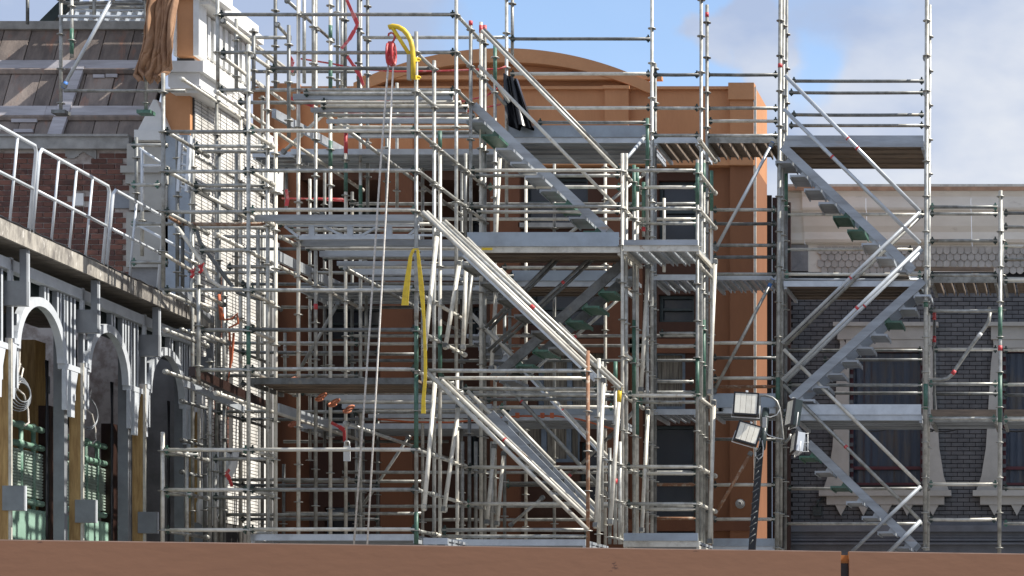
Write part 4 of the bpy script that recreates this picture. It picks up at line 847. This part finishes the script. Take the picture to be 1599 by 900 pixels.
# --- right stair tower
T4 = thing('stair_tower', 'right galvanised scaffold stair tower standing before the dark grey brick building', 'stair tower', P(1330, H+CZ*110, 110), 'scaffold stair towers')
standard(T4, 1219, -20, 860, 110.3, STEEL, x1=1213, bands=[(100, 106, R_), (590, 625, G_)], r=.03); standard(T4, 1224, -20, 860, 109.4, STEEL, x1=1219); standard(T4, 1228.5, 0, 860, 108, DARKS, x1=1226, bands=[(260, 330, G_)])
standard(T4, 1447.5, -20, 860, 110.3, STEEL, x1=1444.5, bands=[(600, 640, G_), (470, 480, 2)], r=.03); standard(T4, 1452, 8, 860, 107.6, STEEL, x1=1449)
for q in [(1236, 1443, 127, 109.5, DARKS), (1232, 1443, 145, 107, DARKS), (1236, 1443, 179.5, 109.5, DARKS), (1232, 1443, 196.5, 107, STEEL), (1228, 1444, 335.5, 107, WORN), (1228, 1425, 390, 107, WORN), (1225, 1440, 428.5, 110, WORN), (1225, 1440, 437, 109, ALU),
          (1225, 1440, 547.5, 104, DARKS), (1230, 1440, 602, 107, STEEL), (1230, 1440, 614, 103, DARKS), (1222, 1440, 650, 110, STEEL), (1230, 1440, 763, 100, STEEL), (1225, 1440, 818, 100, STEEL), (1285, 1440, 562, 98, DARKS)]:
    x0, x1, y, s, m = q; ledger(T4, x0, x1, y, s, m, head=GRN if y in (428.5, 437) else DGRN)
deck(T4, 1224, 1443, 228, 110, 105.2, m=DWOOD, toe=0, edge=DECKM); deck(T4, 1224, 1443, 446, 110, 106, m=DWOOD, edge=ALU); deck(T4, 1243, 1440, 655, 110, 105.6, m=DECKM, toe=16, toem=ALU)
bearer(T4, 1226, 1442, 217, 9, 109.8, DECKM, name='toe_board')
flight(T4, (1222, 229), (1426, 423), 110.6, .6, 9, -1, rails=[((1226, 118), (1437, 331), 110.8, ALU, .028, ((.46, .468, 2), (.53, .54, 2))), ((1224, 171), (1437, 380), 110.8, ALU, .028, ((.35, .36, 2),))], m=DECKM, greens=(4, 5), sh=.12)
flight(T4, (1442, 438), (1236, 624), 110.6, .6, 9, 1, rails=[((1437, 330), (1221, 536), 110.8, ALU, .024, ((.5, .51, 2),)), ((1440, 336), (1226, 540), 110.2, STEEL, .024, ()), ((1437, 386), (1221, 594), 110.8, ALU, .026, ((.45, .465, 2),)), ((1441, 390), (1226, 597), 110.2, ALU, .026, ((.42, .43, 2),))], m=DECKM, greens=(2,), sh=.12)
flight(T4, (1262, 692), (1429, 853), 110.6, .6, 7, -1, rails=[((1224, 546), (1436, 757), 110.4, WORN, .026, ()), ((1223, 601), (1437, 813), 110.4, STEEL, .026, ((.45, .465, 2),)), ((1225, 640), (1262, 692), 109.5, DECKM, .03, ())], m=DECKM, greens=(0, 2), sh=.11)
flight(T4, (1437, 870), (1380, 930), 110.6, .6, 2, 1, rails=[((1438, 759), (1330, 862), 110.8, DECKM, .026, ()), ((1438, 813), (1385, 866), 110.8, ALU, .03, ())], m=DECKM)
for z in (8.82, 8.32, 5.3, 4.7, 2.75, 2.25): trans(T4, -2.325, z, 110, 107.6)
# --- far right scaffold
T5 = thing('scaffold', 'narrow bays of tube scaffold at the right edge of the picture', 'scaffold', P(1560, H+CZ*110, 110), 'scaffolds on the site')
standard(T5, 1562.5, 298, 865, 110.3, STEEL, x1=1560.5, bands=[(480, 530, G_), (580, 660, G_), (540, 548, R_)], r=.028); standard(T5, 1565, 330, 500, 108, DARKS); standard(T5, 1459, 480, 660, 106, STEEL, bands=[(485, 500, R_), (525, 535, R_)], ros=False); standard(T5, 1545, 480, 500, 108, WORN, ros=False)
for q in [(1452, 1558, 323.5, 110, DARKS), (1452, 1558, 334, 108, STEEL), (1452, 1558, 376.5, 110, STEEL), (1567, 1670, 333, 110, DARKS), (1567, 1670, 354.5, 107, STEEL), (1567, 1670, 384.5, 110, WORN), (1567, 1670, 405.5, 107, STEEL), (1452, 1558, 430, 110, STEEL), (1567, 1670, 438, 110, WORN),
          (1450, 1565, 485.5, 110, STEEL), (1458, 1558, 546, 108, WORN), (1567, 1670, 547, 108, WORN), (1450, 1558, 600, 110, STEEL), (1567, 1670, 601, 110, WORN), (1456, 1558, 615, 104, DARKS), (1567, 1670, 617, 104, DARKS), (1450, 1556, 654, 110, STEEL), (1567, 1670, 655, 110, WORN), (1450, 1558, 756.5, 110, WORN), (1567, 1670, 762, 108, STEEL), (1450, 1556, 811.5, 110, WORN), (1567, 1670, 818, 107, STEEL)]:
    x0, x1, y, s, m = q; ledger(T5, x0, x1, y, s, m, head=GRN if random.random() < .3 else DGRN)
mb = MB(); mb.path([P(x, y, 109.5) for x, y in ((1440, 593), (1470, 593.5), (1480, 591), (1487, 585), (1493, 575), (1515, 543), (1538, 512), (1544, 502), (1546, 488))], .028, 0, 10); mb.path([P(x, y, 109.5) for x, y in ((1487, 585), (1491, 578.5))], .031, 1, 10); mb.path([P(x, y, 109.5) for x, y in ((1527, 527), (1532, 520))], .031, 2, 10); mb.build('bent_pipe', [STEEL, RED, WHITE], T5)
for (a, b) in ((1453, 1557), (1567, 1680)):
    deck(T5, a, b, 440, 109, 105.5, along='y', m=DWOOD, edge=STEEL); deck(T5, a, b, 657, 109, 105.5, m=DECKM, toe=10, toem=DWOOD, edge=STEEL)
mb = MB(); mb.beam(P(1426, 420, 106), P(1552, 421, 106), .04, .06); mb.build('timber_rail', DWOOD, T5)
# --- scaffold on the roof
T6 = thing('scaffold', 'small tube scaffold standing on the boarded mansard roof', 'scaffold', P(160, 176, 108), 'scaffolds on the site')
standard(T6, 95, -20, 176, 108, STEEL, ros=True); standard(T6, 228, -20, 176, 108, STEEL); standard(T6, 112, -20, 90, 107, STEEL, bands=[(45, 85, G_)]); standard(T6, 147, -10, 30, 105, STEEL, ros=False); standard(T6, 43, -20, 38, 104, DARKS)
for q in [(92, 232, 26, 108, ALU), (100, 290, 142, 108, STEEL), (97, 225, 5, 104, STEEL), (140, 235, 12, 102, STEEL)]:
    x0, x1, y, s, m = q; ledger(T6, x0, x1, y, s, m, ends=False)
pole(T6, 177, -5, 98, 138, 109, 109, ALU, bands=((.93, 1, 3),))
for a, b, y_ in ((-240, 0, -72), (55, 135, -66), (175, 285, -75)): deck(T6, a, b, y_, 106.5, 100.5, m=DWOOD)  # unseen decks above the roof, added to break its sunlight into patches
for a in (20, 45, 166): pole(T6, a, -60, a+14, -62, 106, 101, DARKS)
for (x, y) in ((95, 177), (228, 177)): mb = MB(); q = P(x, y, 108); mb.box(q.x-.1, q.x+.1, q.y-.08, q.y+.08, q.z-.02, q.z+.03); mb.build('base_plate', GRN if x > 200 else DARKS, T6)

# ------------------------------------------------------------------ things hung on the scaffold
hs = thing('davit_hoist', 'bright yellow curved hoist arm clamped to the scaffold post', 'hoist', P(642, 124, 127))
s = 127.5
mb = MB(); mb.path([P(x, y, s) for x, y in ((607, 43), (614, 41), (622, 42.5), (630, 47), (637, 55), (641.5, 65), (644, 76), (645, 90), (645, 124))], .031, 0, 12); mb.build('curved_tube', YEL, hs)
mb = MB(); mb.tube(P(613, 44, s), P(641, 88, s), .024); mb.build('stay', YEL, hs)
mb = MB(); mb.beam(P(639, 86, s), P(639, 125, s), .05, .045, 0, up=(1, 0, 0)); mb.build('sleeve', TRIM, hs)
for y in (93, 121): mb = MB(); mb.beam(P(641, y, s), P(652, y, 125.5), .05, .05); mb.path([P(650, y-2, 125.3), P(650, y+2, 125.3)], .04, 0, 10); mb.tube(P(652, y, 127), P(657, y, 127), .012); mb.build('clamp', YEL, hs)
pw = thing('pulley', 'red double rope pulley hooked under the yellow hoist arm', 'pulley', P(611, 104, s))
c0 = P(611, 85, s)
for dx in (-.035, .03):
    mb = MB(); 
    for i in range(1): mb.path([c0+Vector((dx+.012*math.sin(t*.5236)*0, .07*math.cos(t*.5236), .13*math.sin(t*.5236))) for t in range(12)], .016, 0, 8, True)
    mb.tube(c0+Vector((dx-.012, 0, 0)), c0+Vector((dx+.012, 0, 0)), .05, 0, 12); mb.build('sheave', RED, pw)
mb = MB(); mb.prism([c0+Vector(p) for p in ((-.055, -.03, .0), (.055, -.03, .0), (.03, -.03, .15), (-.03, -.03, .15))], (0, .06, 0)); mb.prism([c0+Vector(p) for p in ((-.02, -.035, -.14), (.02, -.035, -.14), (.045, -.035, .0), (-.045, -.035, .0))], (0, .07, 0)); mb.build('cheek', RED, pw)
mb = MB(); mb.path([c0+Vector((a, 0, b)) for a, b in ((0, .13), (.03, .17), (.045, .21), (.03, .25), (0, .265), (-.03, .25), (-.035, .225))], .013, 0, 8); mb.build('hook', RED, pw)
rp_ = MB(); rp_.path([P(606.5, 98, s), P(594, 260, s), P(574, 560, s), P(552, 860, s)], .012, 0, 7); single(rp_, 'hoist_rope', ROPE, 'left fall of pale hoist rope hanging from the red pulley', 'rope')
rp_ = MB(); rp_.path([P(614, 104, s), P(605, 290, s), P(590, 560, s), P(573, 860, s)], .011, 0, 7); single(rp_, 'hoist_rope', ROPE, 'right fall of pale hoist rope hanging from the red pulley', 'rope')
# yellow webbing slings
def ribbon(pts, w_, name, m, lab, cat, s=126, th=.006, group=None):
    mb = MB()
    for (a, b) in zip(pts[:-1], pts[1:]):
        A, B = P(a[0], a[1], s), P(b[0], b[1], s); wa = (a[2] if len(a) > 2 else w_)/s; wb = (b[2] if len(b) > 2 else w_)/s
        mb.add([A+Vector((-wa/2, 0, 0)), A+Vector((wa/2, 0, 0)), B+Vector((wb/2, 0, 0)), B+Vector((-wb/2, 0, 0)), A+Vector((-wa/2, th, 0)), A+Vector((wa/2, th, 0)), B+Vector((wb/2, th, 0)), B+Vector((-wb/2, th, 0))],
               [(0, 1, 2, 3), (7, 6, 5, 4), (0, 3, 7, 4), (1, 5, 6, 2), (0, 4, 5, 1), (2, 6, 7, 3)])
    return single(mb, name, m, lab, cat, group)
ribbon([(650, 388, 9), (645, 391, 5), (641, 400, 5), (637, 430, 8), (634, 455, 10), (632, 477, 11)], 6, 'webbing_sling', YEL, 'short broad yellow webbing sling hanging left of the scaffold post', 'sling')
ribbon([(652, 390, 4), (655, 420, 6), (658, 450, 8), (662, 500, 4), (664, 560, 5), (664, 590, 5), (661, 625, 6), (661, 646, 7)], 5, 'webbing_sling', YEL, 'long thin yellow webbing strap trailing down right of the scaffold post', 'sling')
# red tape and cords
for i, (pts, lab) in enumerate([
    ([(540, -3), (551, 22), (558, 38), (553, 48), (545, 62), (533, 76)], 'red and white barrier tape fluttering at the top of the scaffold'),
    ([(542, 88), (552, 103), (562, 118), (567, 134)], 'short red barrier tape tail below the fluttering tape'),
    ([(452, 88), (457, 96), (453, 108), (458, 112)], 'knot of red tape tied at a scaffold post under the top ledger'),
    ([(447, 296), (449, 310), (447, 322)], 'red tape wrapped on a stub post above the left platform'),
    ([(490, 310), (510, 311), (535, 312), (540, 316)], 'thin red cord tied along the window sill level behind the left bays'),
    ([(428, 215), (430, 226), (433, 230)], 'small red flag tied beside the thick standard at the wall corner'),
    ([(517, 660), (530, 667), (537, 672), (538, 690)], 'red clamp strap near the white tag on the left scaffold'),
    ([(358, 733), (353, 740), (358, 748), (362, 760)], 'red rag hanging in front of the white plastic sheeting'),
    ([(452, 153), (470, 158), (490, 165)], 'red tape looped along the upper transom at the left')]):
    mb = MB(); sj = 118 if i not in (4,) else 97; a = [P(x, y, sj) for x, y in pts]
    for k in range(len(a)-1):
        w2 = .022+.008*(k % 2); d = (a[k+1]-a[k]).normalized(); nrm = Vector((d.z, .3, -d.x)).normalized()*w2
        mb.add([a[k]-nrm, a[k]+nrm, a[k+1]+nrm, a[k+1]-nrm, a[k]-nrm+Vector((0, .008, 0)), a[k]+nrm+Vector((0, .008, 0)), a[k+1]+nrm+Vector((0, .008, 0)), a[k+1]-nrm+Vector((0, .008, 0))], [(0, 1, 2, 3), (7, 6, 5, 4), (0, 3, 7, 4), (1, 5, 6, 2), (0, 4, 5, 1), (2, 6, 7, 3)])
    single(mb, 'red_tape', RED, lab, 'tape', 'red tape tied to the scaffold')
for pts, sj, lab in (([(470, 92), (520, 100), (560, 108), (620, 112), (690, 111), (780, 108), (790, 104)], 109, 'red cord strung below the curved parapet at the upper level'),
                     ([(450, 152), (520, 165), (600, 158), (680, 168), (760, 150), (780, 135)], 110, 'slack red cord strung among the upper platform tubes'),
                     ([(530, 175), (600, 181), (670, 185), (740, 172), (782, 163)], 110, 'lower red cord lying along the upper platform tubes'),
                     ([(440, 310), (500, 311), (540, 312)], 100, 'short red cord tied across the left window')):
    mb = MB(); mb.path([P(x, y, sj) for x, y in pts], .013, 0, 6); single(mb, 'red_rope', RED, lab, 'rope', 'red cords strung on the scaffold')
mb = MB(); mb.path([P(x, y, 108) for x, y in ((590, 655), (640, 659), (700, 660), (760, 655), (810, 650), (870, 650), (905, 655), (950, 668), (972, 674))], .014, 0, 6)
for x in (808, 847, 862): mb.beam(P(x, 645, 108.3), P(x, 653, 108.3), .04, .05, 0, up=(1, 0, 0))
single(mb, 'orange_hose', ORG, 'orange hose clipped under the lower central platform', 'hose')
for i, (x, y, sj) in enumerate(((499, 623, 120), (519, 632, 119), (542, 642, 118), (453, 598, 118), (456, 664, 104))):
    mb = MB(); q = P(x, y, sj)
    for k in range(3): mb.path([q+Vector((.05*math.cos(t)+.02*k, .04*math.sin(t), .03*math.sin(t+k)+.02*k)) for t in [j*.785 for j in range(8)]], .013, 0, 6, True)
    single(mb, 'orange_wrap', mat('salmon_cord', (.6, .22, .12), .7) if 'salmon_cord' not in MATS else MATS['salmon_cord'],
           ['salmon cord lashing on the foremost tube end of the lower left platform', 'salmon cord lashing on the middle tube end of the lower left platform', 'salmon cord lashing on the farthest tube end of the lower left platform', 'salmon cord draped over the dark plank edge', 'salmon cord knot on the dark wall below the platform'][i], 'lashing', 'cord lashings on the lower left platform')
# orange rags and straps in front of the white wall
mb = MB(); mb.path([P(x, y, 116) for x, y in ((345, 480), (350, 500), (363, 498), (370, 490), (372, 505), (358, 512), (360, 560), (357, 590), (362, 560), (365, 520))], .016, 0, 6); mb.path([P(x, y, 117) for x, y in ((342, 460), (345, 500))], .02, 0, 6); single(mb, 'orange_strap', ORG, 'bright orange strap wound round a tube in front of the white wall', 'strap')
for i, (x, y) in enumerate(((301, 425), (314, 418))):
    mb = MB(); mb.path([P(x+a, y+b, 121) for a, b in ((0, 0), (3, -6), (-3, -3), (1, 4), (-3, 9))], .02, 0, 6); single(mb, 'red_rag', RED, ['red rag knotted on the white transom left of the bent pipe', 'red rag tied at the top of the short post beside the bent pipe'][i], 'rag', 'red rags by the bent pipes')
# white tag
tg = thing('safety_tag', 'white plastic safety tag hooked on a scaffold ledger at the left', 'tag', P(542, 720, 119))
mb = MB(); q = P(542, 705, 119); mb.box(q.x-.045, q.x+.045, q.y-.01, q.y, q.z-.13, q.z+.07); mb.build('plate', WHITE, tg)
mb = MB(); mb.path([q+Vector((a, -.005, b)) for a, b in ((-.03, .07), (-.03, .12), (0, .145), (.03, .12), (.03, .07))], .01, 0, 6); mb.build('hook', WHITE, tg)
# black plastic sheet on the upper platform
mb = MB(); n = 9
A = [P(786+i*2.6, 115+i*1.0, 109)+Vector((0, -.05*math.sin(i*1.7), 0)) for i in range(n)]
Mi = [P(789+i*4.0, 160+i*.8, 109)+Vector((0, -.10*math.sin(i*1.5+1), 0)) for i in range(n)]
B = [P(797+i*4.4, 199, 109)+Vector((0, -.12*math.sin(i*1.3+2)-.05, 0)) for i in range(n)]
mb.grid([A, Mi, B]); back = Vector((0, .12, 0)); mb.strip([p+back for p in Mi], [p+back for p in A]); mb.strip([p+back for p in B], [p+back for p in Mi])
mb.strip([A[0], Mi[0], B[0]], [A[0]+back, Mi[0]+back, B[0]+back]); mb.strip([A[-1]+back, Mi[-1]+back, B[-1]+back], [A[-1], Mi[-1], B[-1]]); mb.strip([p+back for p in A], A)
single(mb, 'plastic_sheet', PLAST, 'black plastic sheet draped over a post on the upper grey platform', 'plastic sheet')
# clear plastic in front of the white wall
mb = MB(); n = 14
rowsP = []
for j, (yy, xa, xb) in enumerate(((705, 330, 372), (730, 322, 368), (760, 312, 352), (790, 306, 345), (820, 308, 338))):
    rowsP.append([P(xa+(xb-xa)*i/n, yy+4*math.sin(i*.8+j), 110)+Vector((0, .05*math.sin(i*1.4+j*.8), 0)) for i in range(n+1)])
mb.grid(rowsP)
o = single(mb, 'white_sheeting', WHITE, 'crumpled whitish plastic sheeting hanging before the white wall', 'sheeting'); so_ = o.modifiers.new('t', 'SOLIDIFY'); so_.thickness = .01
# brown tarpaulin
mb = MB(); n = 80; R_rows = []
edges = ((-12, 240, 281), (20, 233, 280), (55, 230, 279), (85, 222, 277), (105, 216, 272), (118, 214, 266), (128, 224, 256))
edges = [tuple(a+(b-a)*k/7 for a, b in zip(e0, e1)) for e0, e1 in zip(edges[:-1], edges[1:]) for k in range(7)]+[edges[-1]]
for j, (yy, xa, xb) in enumerate(edges):
    def fold(u, v):
        q = noise.noise(Vector((u*6+1.2*noise.noise(Vector((u*2, v*.8, 3))), v*.45, 0)))
        q2 = noise.noise(Vector((u*14+v*1.6, v*1.0, 7)))
        return -.24*abs(q)-.06*abs(q2)+.006*noise.noise(Vector((u*40, v*6, 2)))
    v = j/len(edges)*3
    R_rows.append([P(xa+(xb-xa)*i/n+1.4*noise.noise(Vector((i*.2, v*1.3, 5))), yy+5*math.sin(i*.22+1)*(yy > 90)+3*noise.noise(Vector((i*.35, 1, 1)))*(yy > 110), 108)+Vector((0, fold(i/n, v), 0)) for i in range(n+1)])
mb.grid(R_rows)
o = single(mb, 'tarpaulin', TARP, 'brown tarpaulin bunched and hanging beside the orange pilaster on the roof', 'tarpaulin'); m_ = o.modifiers.new('t', 'SOLIDIFY'); m_.thickness = .015
m_ = o.modifiers.new('s', 'SUBSURF'); m_.levels = m_.render_levels = 1
# ------------------------------------------------------------------ floodlights on their mast
ls = thing('light_mast', 'black cable-wound mast with a bent white bracket carrying four work lights', 'light mast', P(1175, 860, 113))
s = 113
mb = MB(); mb.beam(P(1174, 862, s), P(1187, 700, s), .09, .07, 0, up=(0, 1, 0)); mb.build('mast', BLK, ls)
mb = MB()
for i in range(17): mb.tube(P(1168+i*.72+(0 if i % 2 else 3), 850-i*9, 114.2), P(1179+i*.72-(0 if i % 2 else 3), 843-i*9, 114.2), .007, 0, 6)
mb.build('wound_cable', DARKS, ls)
mb = MB(); mb.path([P(x, y, s) for x, y in ((1189, 668), (1187, 640), (1186, 622), (1188, 618), (1196, 618), (1206, 621), (1213, 627), (1217, 637), (1220, 655), (1223, 685), (1224, 691))], .016, 0, 10); mb.path([P(x, y, s) for x, y in ((1224, 691), (1228, 690), (1233, 684), (1234, 678))], .02, 0, 8); mb.build('bracket', STEEL, ls)
mb = MB(); mb.tube(P(1190, 700, s), P(1196, 640, 111), .05); mb.box(P(1191, 0, s).x, P(1197, 0, s).x, F/s-.03, F/s+.03, CZ+(H-668)/s, CZ+(H-652)/s, 1); mb.build('upright', [BLACKST, WHITE], ls)
mb = MB(); mb.path([P(x, y, 114) for x, y in ((1193, 673), (1200, 680), (1212, 684), (1223, 686))], .008, 0, 6); mb.build('loose_cable', WHITE, ls); mb = MB(); mb.path([P(x, y, 114) for x, y in ((1180, 706), (1180, 713), (1185, 718), (1191, 712), (1192, 700), (1190, 688))], .009, 0, 6); mb.build('loose_cable', WHITE, ls); mb = MB(); mb.path([P(x, y, 114) for x, y in ((1195, 650), (1203, 652), (1213, 648), (1218, 640))], .008, 0, 6); mb.build('loose_cable', WHITE, ls)
def lamp(cx_, cy_, wpx, hpx, rot, yaw, lab, hm=BLACKST):
    t = thing('work_light', lab, 'work light', P(cx_, cy_, 114.5), 'work lights on the mast')
    w2, h2 = wpx/114.5/2, hpx/114.5/2; M = Matrix.Rotation(yaw, 4, 'Z') @ Matrix.Rotation(rot, 4, 'Y') @ Matrix.Rotation(math.radians(-8), 4, 'X'); c_ = P(cx_, cy_, 114.5)
    def bx(x0, x1, y0, y1, z0, z1): 
        m = MB(); m.box(x0, x1, y0, y1, z0, z1); m.v = [c_+(M @ p) for p in m.v]; return m
    bx(-w2, w2, 0, .1, -h2, h2).build('housing', hm, t)
    m = MB()
    for a in (bx(-w2-.008, w2+.008, -.03, .0, h2-.01, h2+.008), bx(-w2-.008, w2+.008, -.03, .0, -h2-.008, -h2+.01), bx(-w2-.009, -w2+.01, -.031, .0, -h2+.01, h2-.01), bx(w2-.01, w2+.009, -.031, .0, -h2+.01, h2-.01)): m.add(a.v, a.f)
    m.build('bezel', BLK, t)
    for i in range(4):
        a = -w2+.012+(2*w2-.024)*i/4; bx(a+.002, a+(2*w2-.024)/4-.002, -.026, -.001, -h2+.012, h2-.012).build('lens', LAMPW, t)
    m = MB(); m.path([c_+(M @ Vector(p)) for p in ((w2+.02, .05, 0), (w2+.03, .05, -h2-.03), (-w2-.03, .05, -h2-.03), (-w2-.02, .05, 0))], .007, 0, 6); m.build('yoke', WHITE, t)
    m = bx(-.015, .015, -.01, .03, h2, h2+.04); m.build('latch', WHITE, t)
    return t
lamp(1165, 631, 37, 34, math.radians(3), math.radians(4), 'square work light facing the street, upper of the left pair')
lamp(1168, 677, 35, 30, math.radians(16), math.radians(6), 'tilted square work light, lower of the left pair')
lamp(1235, 645, 34, 40, 0, math.radians(-64), 'work light turned edge-on, upper of the right pair')
lamp(1241, 692, 34, 30, math.radians(-5), math.radians(-70), 'silver work light with wire guard, lower of the right pair', LIGHTST)
mb = MB()
for i in range(4): mb.path([P(1248+i*4.5, y, 114) for y in (678, 692, 706)], .006, 0, 6)
for y in (678, 692, 706): mb.tube(P(1247, y, 114), P(1263, y-1, 114), .006, 0, 6)
mb.build('wire_guard', WHITE, ls)
